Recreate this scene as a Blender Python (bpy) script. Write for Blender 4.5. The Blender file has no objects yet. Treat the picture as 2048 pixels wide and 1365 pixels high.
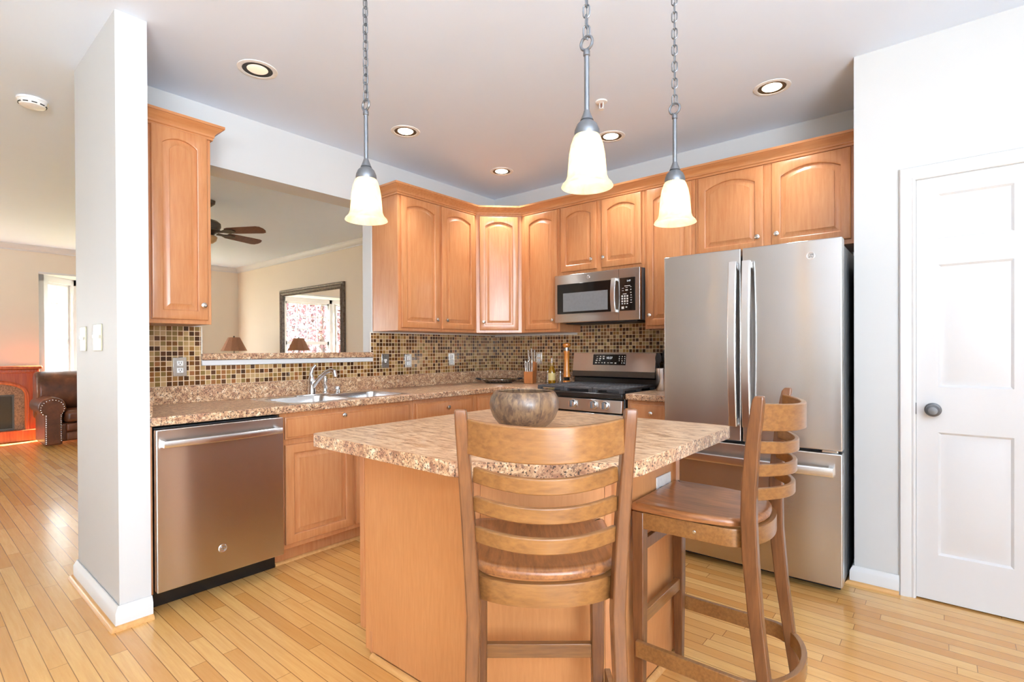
import bpy, bmesh, math, random
from mathutils import Vector, Matrix, Euler
from math import sin, cos, pi, radians
random.seed(7)
SC = bpy.context.scene
COL = SC.collection

# ------------------------------------------------------------------ camera, world, light, exposure
CAM = dict(loc=(3.4615, -3.8871, 1.2248), yaw=0.6928, pitch=-0.0052, roll=-0.0045, f=1032.19, u0=1025.78, v0=704.39)
cd = bpy.data.cameras.new('camera'); cam = bpy.data.objects.new('camera', cd); COL.objects.link(cam)
cd.sensor_width = 36.0; cd.lens = CAM['f'] / 2048 * 36
cd.shift_x = -(CAM['u0'] - 1024) / 2048; cd.shift_y = (CAM['v0'] - 682.5) / 2048
s_, c_ = sin(CAM['yaw']), cos(CAM['yaw'])
R0, U0, F0 = Vector((c_, s_, 0)), Vector((0, 0, 1)), Vector((-s_, c_, 0))
p_ = CAM['pitch']
F1 = F0 * cos(p_) + U0 * sin(p_); U1 = U0 * cos(p_) - F0 * sin(p_)
R2 = (R0 + U1 * CAM['roll']).normalized(); U2 = (U1 - R0 * CAM['roll']).normalized()
cam.matrix_world = Matrix(((R2.x, U2.x, -F1.x, CAM['loc'][0]), (R2.y, U2.y, -F1.y, CAM['loc'][1]), (R2.z, U2.z, -F1.z, CAM['loc'][2]), (0, 0, 0, 1)))
cd.clip_start = 0.02; cd.clip_end = 200
SC.camera = cam

w = bpy.data.worlds.new('world'); SC.world = w; w.use_nodes = True
bg = w.node_tree.nodes['Background']; bg.inputs[0].default_value = (0.84, 0.92, 1.0, 1); bg.inputs[1].default_value = 7.5

def light(name, kind, loc, power, color=(1, 1, 1), rot=None, **kw):
    l = bpy.data.lights.new(name, kind); l.energy = power; l.color = color
    for k, v in kw.items(): setattr(l, k, v)
    o = bpy.data.objects.new(name, l); o.location = loc
    if rot: o.rotation_euler = rot
    COL.objects.link(o); return o
light('sun', 'SUN', (-14, 3, 9), 48.0, (1.0, 0.92, 0.80), Vector((0.30, -0.90, -0.50)).to_track_quat('-Z', 'Y').to_euler(), angle=0.01)
# area lamps added at unseen windows as daylight, tilted up to brighten the ceiling
light('side_window_fill', 'AREA', (5.53, -4.9, 1.45), 210, (0.82, 0.91, 1.0), (0, radians(160), 0), shape='RECTANGLE', size=1.9, size_y=2.6)
light('living_window_fill', 'AREA', (-6.53, -5.35, 1.45), 26, (0.97, 0.96, 0.93), (0, radians(-150), 0), shape='RECTANGLE', size=1.9, size_y=1.9)  # added lamp at a made-up window, to brighten the living room
vs = SC.view_settings
SC.display_settings.display_device = 'sRGB'
vs.view_transform = 'Standard'; vs.look = 'None'; vs.exposure = 1.26; vs.gamma = 1.0; vs.use_curve_mapping = False
SC.cycles.use_denoising = True
SC.cycles.max_bounces = 8; SC.cycles.diffuse_bounces = 5; SC.cycles.glossy_bounces = 4; SC.cycles.transparent_max_bounces = 12
SC.cycles.caustics_reflective = False; SC.cycles.caustics_refractive = False
SC.cycles.sample_clamp_indirect = 6.0

# ------------------------------------------------------------------ materials
def srgb(r, g, b):
    f = lambda c: (c / 255 / 12.92) if c / 255 <= 0.04045 else ((c / 255 + 0.055) / 1.055) ** 2.4
    return (f(r), f(g), f(b), 1)
class NT:
    def __init__(s, name):
        s.m = bpy.data.materials.new(name); s.m.use_nodes = True; s.t = s.m.node_tree
        s.b = s.t.nodes['Principled BSDF']; s.out = s.t.nodes['Material Output']
    def n(s, kind, **kw):
        o = s.t.nodes.new(kind)
        for k, v in kw.items(): setattr(o, k, v)
        return o
    def l(s, a, b): s.t.links.new(a, b)
    def val(s, sock, v):
        if hasattr(v, 'links'): s.l(v, sock)
        else: sock.default_value = v
    def math(s, op, a, b=None, c=None):
        o = s.n('ShaderNodeMath', operation=op); s.val(o.inputs[0], a)
        if b is not None: s.val(o.inputs[1], b)
        if c is not None: s.val(o.inputs[2], c)
        return o.outputs[0]
    def mix(s, f, a, b, mode='MIX'):
        o = s.n('ShaderNodeMix', data_type='RGBA', blend_type=mode)
        s.val(o.inputs[0], f); s.val(o.inputs[6], a); s.val(o.inputs[7], b); return o.outputs[2]
    def ramp(s, f, stops, interp='LINEAR'):
        o = s.n('ShaderNodeValToRGB'); e = o.color_ramp.elements; o.color_ramp.interpolation = interp
        while len(e) < len(stops): e.new(0.5)
        for i, (p, c) in enumerate(stops): e[i].position = p; e[i].color = c
        s.val(o.inputs[0], f); return o.outputs[0]
    def coord(s, scale=(1, 1, 1), which='Object', rot=(0, 0, 0)):
        t = s.n('ShaderNodeTexCoord'); mp = s.n('ShaderNodeMapping'); mp.inputs['Scale'].default_value = scale; mp.inputs['Rotation'].default_value = rot
        s.l(t.outputs[which], mp.inputs[0]); return mp.outputs[0]
    def noise(s, vec, scale, detail=4, rough=0.55, dist=0.0, out='Fac'):
        o = s.n('ShaderNodeTexNoise'); s.l(vec, o.inputs['Vector']); o.inputs['Scale'].default_value = scale
        o.inputs['Detail'].default_value = detail; o.inputs['Roughness'].default_value = rough; o.inputs['Distortion'].default_value = dist
        return o.outputs[out]
    def bump(s, h, strength=0.2, dist=0.002):
        o = s.n('ShaderNodeBump'); o.inputs['Strength'].default_value = strength; o.inputs['Distance'].default_value = dist
        s.l(h, o.inputs['Height']); s.l(o.outputs[0], s.b.inputs['Normal'])
    def set(s, color=None, rough=None, metal=None, **kw):
        if color is not None: s.val(s.b.inputs['Base Color'], color)
        if rough is not None: s.val(s.b.inputs['Roughness'], rough)
        if metal is not None: s.val(s.b.inputs['Metallic'], metal)
        for k, v in kw.items(): s.val(s.b.inputs[k.replace('_', ' ')], v)
        return s
def paint(name, col, rough=0.6, var=0.02, scale=3.0):
    t = NT(name); v = t.coord()
    n = t.noise(v, scale, 3)
    c2 = tuple(max(0, x * (1 - var * 2)) for x in col[:3]) + (1,)
    t.set(t.ramp(n, [(0.3, col), (0.7, c2)]), rough)
    t.bump(t.noise(v, 220, 2), 0.04, 0.001)
    return t.m
def plain(name, col, rough=0.5, metal=0.0, **kw):
    t = NT(name); v = t.coord(); n = t.noise(v, 60, 2)
    c2 = tuple(x * 0.9 for x in col[:3]) + (1,)
    t.set(t.ramp(n, [(0.35, col), (0.75, c2)]), rough, metal, **kw); return t.m
def wood(name, light_c, dark_c, axis=2, fine=90, rough=0.32, coat=0.25, figure=2.2, contrast=1.0, stops=(0.30, 0.72)):
    t = NT(name); sc = [1, 1, 1]
    sc = [fine / 9] * 3; sc[axis] = fine / 9 / 11
    v = t.coord(tuple(sc)); n1 = t.noise(v, 6, 5, 0.6, 0.3)
    sf = [1, 1, 1]; sf[axis] = 0.35
    v2 = t.coord(tuple(sf)); n2 = t.noise(v2, figure * 2.2, 3, 0.5, 0.8)
    f = t.math('ADD', t.math('MULTIPLY', n1, 0.7), t.math('MULTIPLY', n2, 0.3))
    c = t.ramp(f, [(stops[0], dark_c), (stops[1], light_c)])
    t.set(c, rough, 0, Coat_Weight=coat, Coat_Roughness=0.18)
    t.bump(n1, 0.05, 0.001); return t.m
def steel(name, col=(0.64, 0.63, 0.615, 1), rough=0.24, aniso=0.97, rot=0.25):
    t = NT(name); v = t.coord((1, 1, 1)); n = t.noise(v, 2, 2)
    t.set(t.ramp(n, [(0.3, col), (0.7, tuple(x * 0.94 for x in col[:3]) + (1,))]), rough, 1.0, Anisotropic=aniso, Anisotropic_Rotation=rot)
    tg = t.n('ShaderNodeTangent', direction_type='UV_MAP'); tg.uv_map = 'box'; t.l(tg.outputs[0], t.b.inputs['Tangent'])
    # gently uneven sheet so that reflections waver
    t.bump(t.noise(t.coord((1.6, 1.6, 0.9)), 2.2, 1), 0.10, 0.02)
    return t.m
M = {}
M['wall'] = paint('wall_paint', srgb(204, 205, 204), 0.55, 0.008)
M['wall_cream'] = paint('cream_wall_paint', srgb(226, 214, 196), 0.6, 0.01)
M['ceiling'] = paint('ceiling_paint', srgb(225, 237, 253), 0.7, 0.006)
M['trim'] = paint('white_trim_paint', srgb(214, 214, 213), 0.35, 0.006)
M['door_white'] = paint('white_door_paint', srgb(212, 212, 212), 0.42, 0.006)
M['maple'] = wood('maple_cabinet', srgb(203, 145, 97), srgb(183, 115, 68), 2, 90, 0.33, 0.25)
M['maple_h'] = wood('maple_crosswise', srgb(201, 143, 95), srgb(179, 112, 64), 1, 90, 0.33, 0.25)
M['maple_hx'] = wood('maple_crosswise_long', srgb(201, 143, 95), srgb(179, 112, 64), 0, 90, 0.33, 0.25)
M['island_ply'] = wood('island_veneer', srgb(210, 149, 95), srgb(194, 132, 79), 2, 150, 0.45, 0.08)
M['stool_wood'] = wood('stool_wood', srgb(127, 81, 47), srgb(86, 51, 29), 2, 150, 0.30, 0.35, 3.0, stops=(0.30, 0.70))
M['stool_rail'] = wood('stool_rail_wood', srgb(151, 104, 56), srgb(112, 71, 37), 0, 150, 0.28, 0.4, 3.2, stops=(0.30, 0.70))
M['stool_seat'] = wood('stool_seat_wood', srgb(176, 114, 66), srgb(110, 66, 36), 1, 130, 0.30, 0.3, 2.6, stops=(0.34, 0.66))
M['cherry'] = wood('cherry_mantel', srgb(214, 110, 58), srgb(168, 66, 30), 2, 70, 0.3, 0.3)
M['pale_oak'] = wood('oak_shoe_moulding', srgb(226, 176, 110), srgb(196, 140, 78), 0, 80, 0.4, 0.2)
M['mill_wood'] = wood('pepper_mill_wood', srgb(236, 154, 66), srgb(200, 112, 40), 2, 70, 0.22, 0.5)
M['block_wood'] = wood('knife_block_wood', srgb(206, 130, 66), srgb(164, 92, 42), 2, 80, 0.4, 0.1)
M['fan_wood'] = wood('fan_blade_wood', srgb(112, 66, 52), srgb(70, 38, 30), 0, 70, 0.4, 0.1)
M['end_table'] = wood('dark_end_table_wood', srgb(104, 64, 40), srgb(66, 38, 24), 0, 70, 0.35, 0.2)
M['steel'] = steel('brushed_steel')
M['steel_bright'] = steel('satin_handle_steel', (0.80, 0.79, 0.78, 1), 0.24, 0.4)
M['steel_warm'] = steel('brushed_range_steel', (0.60, 0.57, 0.54, 1), 0.25, 1.0)
M['sink_steel'] = steel('sink_steel', (0.80, 0.80, 0.80, 1), 0.22, 0.2)
M['chrome'] = plain('chrome', (0.78, 0.78, 0.78, 1), 0.08, 1.0)
M['nickel'] = plain('satin_nickel', (0.72, 0.70, 0.66, 1), 0.25, 1.0)
M['pewter'] = plain('brushed_pewter', (0.20, 0.207, 0.22, 1), 0.42, 0.8)
M['bronze'] = plain('aged_bronze', (0.10, 0.085, 0.07, 1), 0.4, 0.8)
M['black'] = plain('black_enamel', (0.012, 0.012, 0.013, 1), 0.18)
M['black_glass'] = plain('black_glass', (0.010, 0.008, 0.007, 1), 0.05)
M['black_matte'] = plain('black_plastic', (0.018, 0.018, 0.02, 1), 0.5)
M['iron'] = plain('cast_iron', (0.075, 0.075, 0.08, 1), 0.38)
M['grey_side'] = plain('dark_grey_appliance_side', (0.12, 0.13, 0.14, 1), 0.42, 0.3)
M['oven_window'] = plain('smoked_oven_glass', (0.20, 0.205, 0.21, 1), 0.08)
M['white_plastic'] = plain('white_plastic', srgb(240, 239, 236), 0.35)
M['ivory_plate'] = plain('patterned_ivory_plate', srgb(186, 180, 152), 0.35)
M['mark'] = plain('printed_marks', srgb(205, 202, 196), 0.5)
M['print_dark'] = plain('dark_slot', (0.02, 0.02, 0.02, 1), 0.5)
M['display'] = NT('lit_clock_digits').set((0.3, 0.32, 0.34, 1), 0.4, Emission_Color=(0.85, 0.93, 1, 1), Emission_Strength=0.35).m
M['caulk'] = plain('white_caulk', srgb(232, 226, 214), 0.5)
M['shade_fabric'] = plain('brown_lamp_fabric', srgb(172, 122, 92), 0.8)
M['lens'] = NT('lit_lamp_lens').set((1, 1, 1, 1), 0.5, Emission_Color=(1, 0.86, 0.62, 1), Emission_Strength=9.0).m
M['lens_dim'] = NT('frosted_lamp_lens').set(srgb(232, 210, 186), 0.4, Emission_Color=(1, 0.8, 0.6, 1), Emission_Strength=0.25).m
M['bulb'] = NT('lit_bulb').set((1, 1, 1, 1), 0.5, Emission_Color=(1, 0.88, 0.66, 1), Emission_Strength=26.0).m
M['baffle'] = plain('bronze_can_baffle', srgb(120, 96, 66), 0.35, 0.6)
M['baffle_dark'] = plain('dark_can_baffle', srgb(58, 56, 54), 0.5, 0.1)
M['grass'] = paint('lawn', srgb(120, 130, 70), 0.9, 0.2, 9)
M['bark'] = paint('bark', srgb(86, 66, 54), 0.9, 0.2, 20)
M['firebox'] = plain('firebox_glass', (0.07, 0.065, 0.055, 1), 0.12)

def m_shade():
    t = NT('alabaster_glass'); v = t.coord()
    n = t.noise(v, 16, 5, 0.6, 1.2)
    col = t.ramp(n, [(0.30, (0.62, 0.46, 0.25, 1)), (0.62, (0.66, 0.56, 0.40, 1))])
    tr = t.n('ShaderNodeBsdfTranslucent'); t.l(col, tr.inputs[0])
    gl = t.n('ShaderNodeBsdfGlossy'); gl.inputs['Roughness'].default_value = 0.12
    df = t.n('ShaderNodeBsdfDiffuse'); t.l(col, df.inputs[0])
    em = t.n('ShaderNodeEmission'); t.l(col, em.inputs[0]); em.inputs[1].default_value = 0.42
    a = t.n('ShaderNodeMixShader'); a.inputs[0].default_value = 0.35; t.l(tr.outputs[0], a.inputs[1]); t.l(df.outputs[0], a.inputs[2])
    b = t.n('ShaderNodeMixShader'); b.inputs[0].default_value = 0.05; t.l(a.outputs[0], b.inputs[1]); t.l(gl.outputs[0], b.inputs[2])
    c = t.n('ShaderNodeAddShader'); t.l(b.outputs[0], c.inputs[0]); t.l(em.outputs[0], c.inputs[1]); t.l(c.outputs[0], t.out.inputs[0])
    return t.m
M['alabaster'] = m_shade()
def m_glass(name, tint=(1, 1, 1, 1), refl=0.06, rough=0.02):
    t = NT(name); tr = t.n('ShaderNodeBsdfTransparent'); tr.inputs[0].default_value = tint
    gl = t.n('ShaderNodeBsdfGlossy'); gl.inputs['Roughness'].default_value = rough
    fr = t.n('ShaderNodeLayerWeight'); fr.inputs[0].default_value = 0.25
    a = t.n('ShaderNodeMixShader'); t.l(t.math('MULTIPLY_ADD', fr.outputs['Facing'], 0.35, refl), a.inputs[0]); t.l(tr.outputs[0], a.inputs[1]); t.l(gl.outputs[0], a.inputs[2]); t.l(a.outputs[0], t.out.inputs[0])
    return t.m
M['pane'] = m_glass('window_pane')
M['clear_glass'] = m_glass('clear_glass', (0.9, 0.93, 0.92, 1), 0.12)
M['mirror'] = NT('mirror_glass').set((0.93, 0.93, 0.92, 1), 0.0, 1.0).m
t = NT('olive_oil_glass'); t.set(srgb(178, 128, 16), 0.06, 0, Transmission_Weight=0.35, Coat_Weight=0.6); M['oil'] = t.m

def m_floor():
    t = NT('oak_strip_floor'); tc = t.n('ShaderNodeTexCoord'); sp = t.n('ShaderNodeSeparateXYZ'); t.l(tc.outputs['Object'], sp.inputs[0])
    W = 0.0585
    yy = t.math('DIVIDE', sp.outputs[1], W); row = t.math('FLOOR', yy); fy = t.math('SUBTRACT', yy, row)
    wn = t.n('ShaderNodeTexWhiteNoise', noise_dimensions='1D'); t.l(row, wn.inputs['W'])
    L = t.math('MULTIPLY_ADD', wn.outputs[0], 0.35, 0.62)
    xx = t.math('DIVIDE', t.math('MULTIPLY_ADD', wn.outputs[0], 7.3, sp.outputs[0]), L); cx = t.math('FLOOR', xx); fx = t.math('SUBTRACT', xx, cx)
    cb = t.n('ShaderNodeCombineXYZ'); t.l(row, cb.inputs[0]); t.l(cx, cb.inputs[1])
    w2 = t.n('ShaderNodeTexWhiteNoise', noise_dimensions='2D'); t.l(cb.outputs[0], w2.inputs['Vector'])
    off = t.n('ShaderNodeVectorMath', operation='MULTIPLY_ADD'); t.l(w2.outputs['Color'], off.inputs[0]); off.inputs[1].default_value = (9, 9, 9); t.l(tc.outputs['Object'], off.inputs[2])
    mp = t.n('ShaderNodeMapping'); t.l(off.outputs[0], mp.inputs[0]); mp.inputs['Scale'].default_value = (3.2, 48, 1)
    g = t.noise(mp.outputs[0], 1.6, 5, 0.62, 0.5)
    base = t.ramp(w2.outputs[0], [(0.0, srgb(204, 146, 78)), (0.35, srgb(222, 170, 100)), (0.7, srgb(232, 186, 116)), (1.0, srgb(212, 158, 92))])
    c = t.mix(t.ramp(g, [(0.30, (0.42, 0.42, 0.42, 1)), (0.75, (0, 0, 0, 1))]), base, srgb(190, 126, 60))
    gy = t.math('LESS_THAN', t.math('MINIMUM', fy, t.math('SUBTRACT', 1.0, fy)), 0.024)
    gx = t.math('LESS_THAN', t.math('MULTIPLY', t.math('MINIMUM', fx, t.math('SUBTRACT', 1.0, fx)), L), 0.0012)
    gap = t.math('MAXIMUM', gy, gx)
    c = t.mix(t.math('MULTIPLY', gap, 0.78), c, srgb(110, 66, 30))
    t.set(c, t.math('MULTIPLY_ADD', g, 0.04, 0.24), 0, Coat_Weight=0.35, Coat_Roughness=0.12)
    t.bump(t.math('MULTIPLY_ADD', gap, -1.0, t.math('MULTIPLY', g, 0.02)), 0.35, 0.0012)
    return t.m
M['floor'] = m_floor()
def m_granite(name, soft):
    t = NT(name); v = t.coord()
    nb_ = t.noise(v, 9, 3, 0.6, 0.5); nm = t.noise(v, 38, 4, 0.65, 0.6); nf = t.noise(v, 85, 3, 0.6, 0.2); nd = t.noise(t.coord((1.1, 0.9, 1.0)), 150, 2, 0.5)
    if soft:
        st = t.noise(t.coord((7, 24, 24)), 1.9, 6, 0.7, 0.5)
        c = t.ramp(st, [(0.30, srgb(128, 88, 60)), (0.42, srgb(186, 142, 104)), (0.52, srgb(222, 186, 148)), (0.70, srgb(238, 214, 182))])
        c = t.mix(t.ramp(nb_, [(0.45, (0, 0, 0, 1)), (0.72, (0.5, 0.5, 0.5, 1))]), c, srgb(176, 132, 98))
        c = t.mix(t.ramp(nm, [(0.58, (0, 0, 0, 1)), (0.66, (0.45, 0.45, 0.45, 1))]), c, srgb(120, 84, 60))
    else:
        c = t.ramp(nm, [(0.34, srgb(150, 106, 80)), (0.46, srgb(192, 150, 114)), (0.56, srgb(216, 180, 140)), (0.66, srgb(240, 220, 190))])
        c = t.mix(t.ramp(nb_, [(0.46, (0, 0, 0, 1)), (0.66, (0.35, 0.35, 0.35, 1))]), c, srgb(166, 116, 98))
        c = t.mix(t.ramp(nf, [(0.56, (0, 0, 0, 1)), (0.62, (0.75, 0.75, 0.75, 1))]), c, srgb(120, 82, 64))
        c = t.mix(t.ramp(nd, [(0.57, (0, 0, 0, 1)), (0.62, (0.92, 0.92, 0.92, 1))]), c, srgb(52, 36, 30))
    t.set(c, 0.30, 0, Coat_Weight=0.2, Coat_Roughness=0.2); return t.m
M['granite'] = m_granite('granite_laminate_edge', False)
M['granite_top'] = m_granite('granite_laminate_top', True)
def m_tile():
    t = NT('glass_mosaic_tile'); tc = t.n('ShaderNodeTexCoord'); sp = t.n('ShaderNodeSeparateXYZ'); t.l(tc.outputs['Object'], sp.inputs[0])
    P = 0.0295
    u = t.math('DIVIDE', t.math('ADD', sp.outputs[0], sp.outputs[1]), P); v = t.math('DIVIDE', t.math('SUBTRACT', sp.outputs[2], 1.0165), P)
    iu = t.math('FLOOR', u); iv = t.math('FLOOR', v); fu = t.math('SUBTRACT', u, iu); fv = t.math('SUBTRACT', v, iv)
    cb = t.n('ShaderNodeCombineXYZ'); t.l(iu, cb.inputs[0]); t.l(iv, cb.inputs[1])
    wn = t.n('ShaderNodeTexWhiteNoise', noise_dimensions='2D'); t.l(cb.outputs[0], wn.inputs['Vector'])
    c = t.ramp(wn.outputs[0], [(0.0, srgb(70, 42, 22)), (0.2, srgb(112, 72, 34)), (0.40, srgb(150, 110, 58)), (0.50, srgb(172, 142, 96)), (0.62, srgb(132, 108, 62)), (0.72, srgb(182, 150, 108)), (0.84, srgb(92, 58, 34)), (0.93, srgb(146, 96, 56))], 'CONSTANT')
    sw = t.noise(t.coord(), 110, 3, 0.6, 1.5)
    c = t.mix(t.math('MULTIPLY', sw, 0.35), c, srgb(190, 164, 116), 'SOFT_LIGHT')
    e = t.math('MINIMUM', t.math('MINIMUM', fu, t.math('SUBTRACT', 1.0, fu)), t.math('MINIMUM', fv, t.math('SUBTRACT', 1.0, fv)))
    gr = t.math('LESS_THAN', e, 0.065)
    c = t.mix(gr, c, srgb(222, 196, 158))
    t.set(c, t.math('MULTIPLY_ADD', gr, 0.5, 0.10), 0)
    h = t.math('MINIMUM', t.math('MULTIPLY', e, 6.0), 1.0)
    t.bump(h, 0.5, 0.0012); return t.m
M['tile'] = m_tile()
def m_bowl():
    t = NT('stave_bowl_wood'); tc = t.n('ShaderNodeTexCoord'); sp = t.n('ShaderNodeSeparateXYZ'); t.l(tc.outputs['Object'], sp.inputs[0])
    an = t.math('MULTIPLY', t.math('ARCTAN2', sp.outputs[1], sp.outputs[0]), 9 / (2 * pi)); ia = t.math('FLOOR', t.math('ADD', an, 0.55))
    wn = t.n('ShaderNodeTexWhiteNoise', noise_dimensions='1D'); t.l(ia, wn.inputs['W'])
    off = t.n('ShaderNodeVectorMath', operation='MULTIPLY_ADD'); t.l(wn.outputs['Color'], off.inputs[0]); off.inputs[1].default_value = (5, 5, 5); t.l(tc.outputs['Object'], off.inputs[2])
    mp = t.n('ShaderNodeMapping'); t.l(off.outputs[0], mp.inputs[0]); mp.inputs['Scale'].default_value = (30, 30, 12)
    n = t.noise(mp.outputs[0], 1.4, 6, 0.65, 0.9)
    base = t.ramp(wn.outputs[0], [(0.0, srgb(78, 60, 50)), (0.5, srgb(112, 84, 64)), (1.0, srgb(92, 76, 66))])
    c = t.mix(t.ramp(n, [(0.40, (0, 0, 0, 1)), (0.68, (0.75, 0.75, 0.75, 1))]), base, srgb(160, 128, 92))
    c = t.mix(t.ramp(n, [(0.26, (0.8, 0.8, 0.8, 1)), (0.42, (0, 0, 0, 1))]), c, srgb(70, 52, 40))
    t.set(c, 0.34, 0, Coat_Weight=0.3, Coat_Roughness=0.2); t.bump(n, 0.12, 0.001); return t.m
M['bowl'] = m_bowl()
def m_leather():
    t = NT('brown_leather'); v = t.coord(); n = t.noise(v, 5, 5, 0.6, 0.4)
    t.set(t.ramp(n, [(0.3, srgb(66, 36, 22)), (0.6, srgb(116, 66, 40)), (0.8, srgb(150, 94, 60))]), 0.32, 0, Coat_Weight=0.15, Coat_Roughness=0.2)
    t.bump(t.noise(v, 90, 3), 0.25, 0.002); return t.m
M['leather'] = m_leather()
def m_leaf(name, a, b):
    t = NT(name); oi = t.n('ShaderNodeTexCoord'); n = t.noise(oi.outputs['Object'], 3.5, 3)
    t.set(t.ramp(n, [(0.35, a), (0.65, b)]), 0.6); return t.m
M['leaf_red'] = m_leaf('reddish_leaves', srgb(66, 34, 40), srgb(116, 66, 70))
def m_siding():
    t = NT('pale_siding'); tc = t.n('ShaderNodeTexCoord'); sp = t.n('ShaderNodeSeparateXYZ'); t.l(tc.outputs['Object'], sp.inputs[0])
    f = t.math('FRACT', t.math('DIVIDE', sp.outputs[2], 0.13)); g = t.math('LESS_THAN', f, 0.12)
    t.set(t.mix(g, srgb(206, 214, 224), srgb(150, 158, 168)), 0.7); return t.m
M['siding'] = m_siding()
def m_frame():
    t = NT('antiqued_mirror_frame'); v = t.coord(); n = t.noise(v, 30, 4, 0.6)
    t.set(t.ramp(n, [(0.3, srgb(66, 54, 46)), (0.7, srgb(122, 108, 96))]), 0.35, 0.5); return t.m
M['mirror_frame'] = m_frame()
def m_rustgranite():
    t = NT('brown_granite_surround'); v = t.coord(); n = t.noise(v, 70, 4, 0.6)
    t.set(t.ramp(n, [(0.35, srgb(112, 80, 54)), (0.62, srgb(176, 136, 100))]), 0.3); return t.m
M['surround'] = m_rustgranite()

# ------------------------------------------------------------------ mesh helpers
class MB:
    def __init__(s): s.v = []; s.f = []
    def add(s, vs, fs):
        o = len(s.v); s.v += [Vector(p) for p in vs]; s.f += [tuple(i + o for i in f) for f in fs]; return s
    def box(s, x0, x1, y0, y1, z0, z1):
        return s.add([(x, y, z) for z in (z0, z1) for y in (y0, y1) for x in (x0, x1)],
                     [(0, 2, 3, 1), (4, 5, 7, 6), (0, 1, 5, 4), (2, 6, 7, 3), (0, 4, 6, 2), (1, 3, 7, 5)])
    def obox(s, p0, p1, z0, z1, t0, t1):
        a, b = Vector(p0[:2]), Vector(p1[:2]); d = (b - a).normalized(); n = Vector((-d.y, d.x))
        q = [a + n * t0, b + n * t0, b + n * t1, a + n * t1]
        return s.prism([(p.x, p.y) for p in q], z0, z1)
    def prism(s, poly, z0, z1):
        n = len(poly)
        return s.add([(x, y, z0) for x, y in poly] + [(x, y, z1) for x, y in poly],
                     [tuple(range(n))[::-1], tuple(range(n, 2 * n))] + [(i, (i + 1) % n, n + (i + 1) % n, n + i) for i in range(n)])
    def extr(s, poly3, d):
        n = len(poly3); d = Vector(d)
        return s.add([Vector(p) for p in poly3] + [Vector(p) + d for p in poly3],
                     [tuple(range(n))[::-1], tuple(range(n, 2 * n))] + [(i, (i + 1) % n, n + (i + 1) % n, n + i) for i in range(n)])
    def rings(s, rs, closed=True, cap0=True, cap1=True):
        n = len(rs[0]); o = len(s.v)
        for r in rs: s.v += [Vector(p) for p in r]
        for k in range(len(rs) - 1):
            for i in range(n if closed else n - 1):
                j = (i + 1) % n; s.f.append((o + k * n + i, o + k * n + j, o + (k + 1) * n + j, o + (k + 1) * n + i))
        if cap0: s.f.append(tuple(o + i for i in range(n))[::-1])
        if cap1: s.f.append(tuple(o + (len(rs) - 1) * n + i for i in range(n)))
        return s
    def lathe(s, prof, c=(0, 0, 0), n=32, axis='z', cap0=True, cap1=True):
        rs = []
        for r, h in prof:
            ring = []
            for i in range(n):
                a = 2 * pi * i / n; x, y = r * cos(a), r * sin(a)
                p = {'z': (x, y, h), 'x': (h, x, y), 'y': (y, h, x), '-y': (x, -h, y), '-z': (y, x, -h)}[axis]
                ring.append(Vector(p) + Vector(c))
            rs.append(ring)
        return s.rings(rs, True, cap0, cap1)
    def tube(s, pts, r, n=10, closed=False):
        pts = [Vector(p) for p in pts]; rs = []; N = len(pts); up = None
        for k, p in enumerate(pts):
            if closed: d = pts[(k + 1) % N] - pts[k - 1]
            else: d = pts[min(k + 1, N - 1)] - pts[max(k - 1, 0)]
            d.normalize()
            if up is None: up = Vector((0, 0, 1)) if abs(d.z) < 0.9 else Vector((1, 0, 0))
            x = d.cross(up).normalized(); y = x.cross(d).normalized(); up = y
            rr = r[k] if isinstance(r, (list, tuple)) else r
            rs.append([p + x * rr * cos(2 * pi * i / n) + y * rr * sin(2 * pi * i / n) for i in range(n)])
        if closed: rs.append(rs[0]); return s.rings(rs, True, False, False)
        return s.rings(rs)
    def sweep(s, pts, prof, up=(0, 0, 1), closed=False, cap=True):
        """prof: list of (side, up) offsets or a function k->list; mitred at the corners"""
        pts = [Vector(p) for p in pts]; N = len(pts); rs = []; up = Vector(up)
        for k, p in enumerate(pts):
            d0 = (pts[k] - pts[k - 1]) if (k > 0 or closed) else (pts[k + 1] - pts[k])
            d1 = (pts[(k + 1) % N] - pts[k]) if (k < N - 1 or closed) else d0
            d0 = d0.normalized(); d1 = d1.normalized()
            n0 = d0.cross(up).normalized(); n1 = d1.cross(up).normalized(); n = (n0 + n1)
            n = n.normalized() / max(0.3, n.normalized().dot(n0))
            u = n0.cross(d0).normalized() if abs(d0.dot(up)) > 1e-6 else up
            pr = prof(k) if callable(prof) else prof
            rs.append([p + n * a + u * b for a, b in pr])
        if closed: rs.append(rs[0])
        return s.rings(rs, True, cap and not closed, cap and not closed)
    def sphere(s, c, r, n=16, m=10, sq=(1, 1, 1)):
        return s.lathe([(max(1e-4, r * sin(pi * k / m)), -r * cos(pi * k / m)) for k in range(m + 1)], (0, 0, 0), n).move_last(n * (m + 1), c, sq)
    def move_last(s, cnt, c, sq=(1, 1, 1)):
        for i in range(len(s.v) - cnt, len(s.v)):
            p = s.v[i]; s.v[i] = Vector((p.x * sq[0] + c[0], p.y * sq[1] + c[1], p.z * sq[2] + c[2]))
        return s
    def xf(s, mat):
        s.v = [mat @ p for p in s.v]; return s

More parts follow.
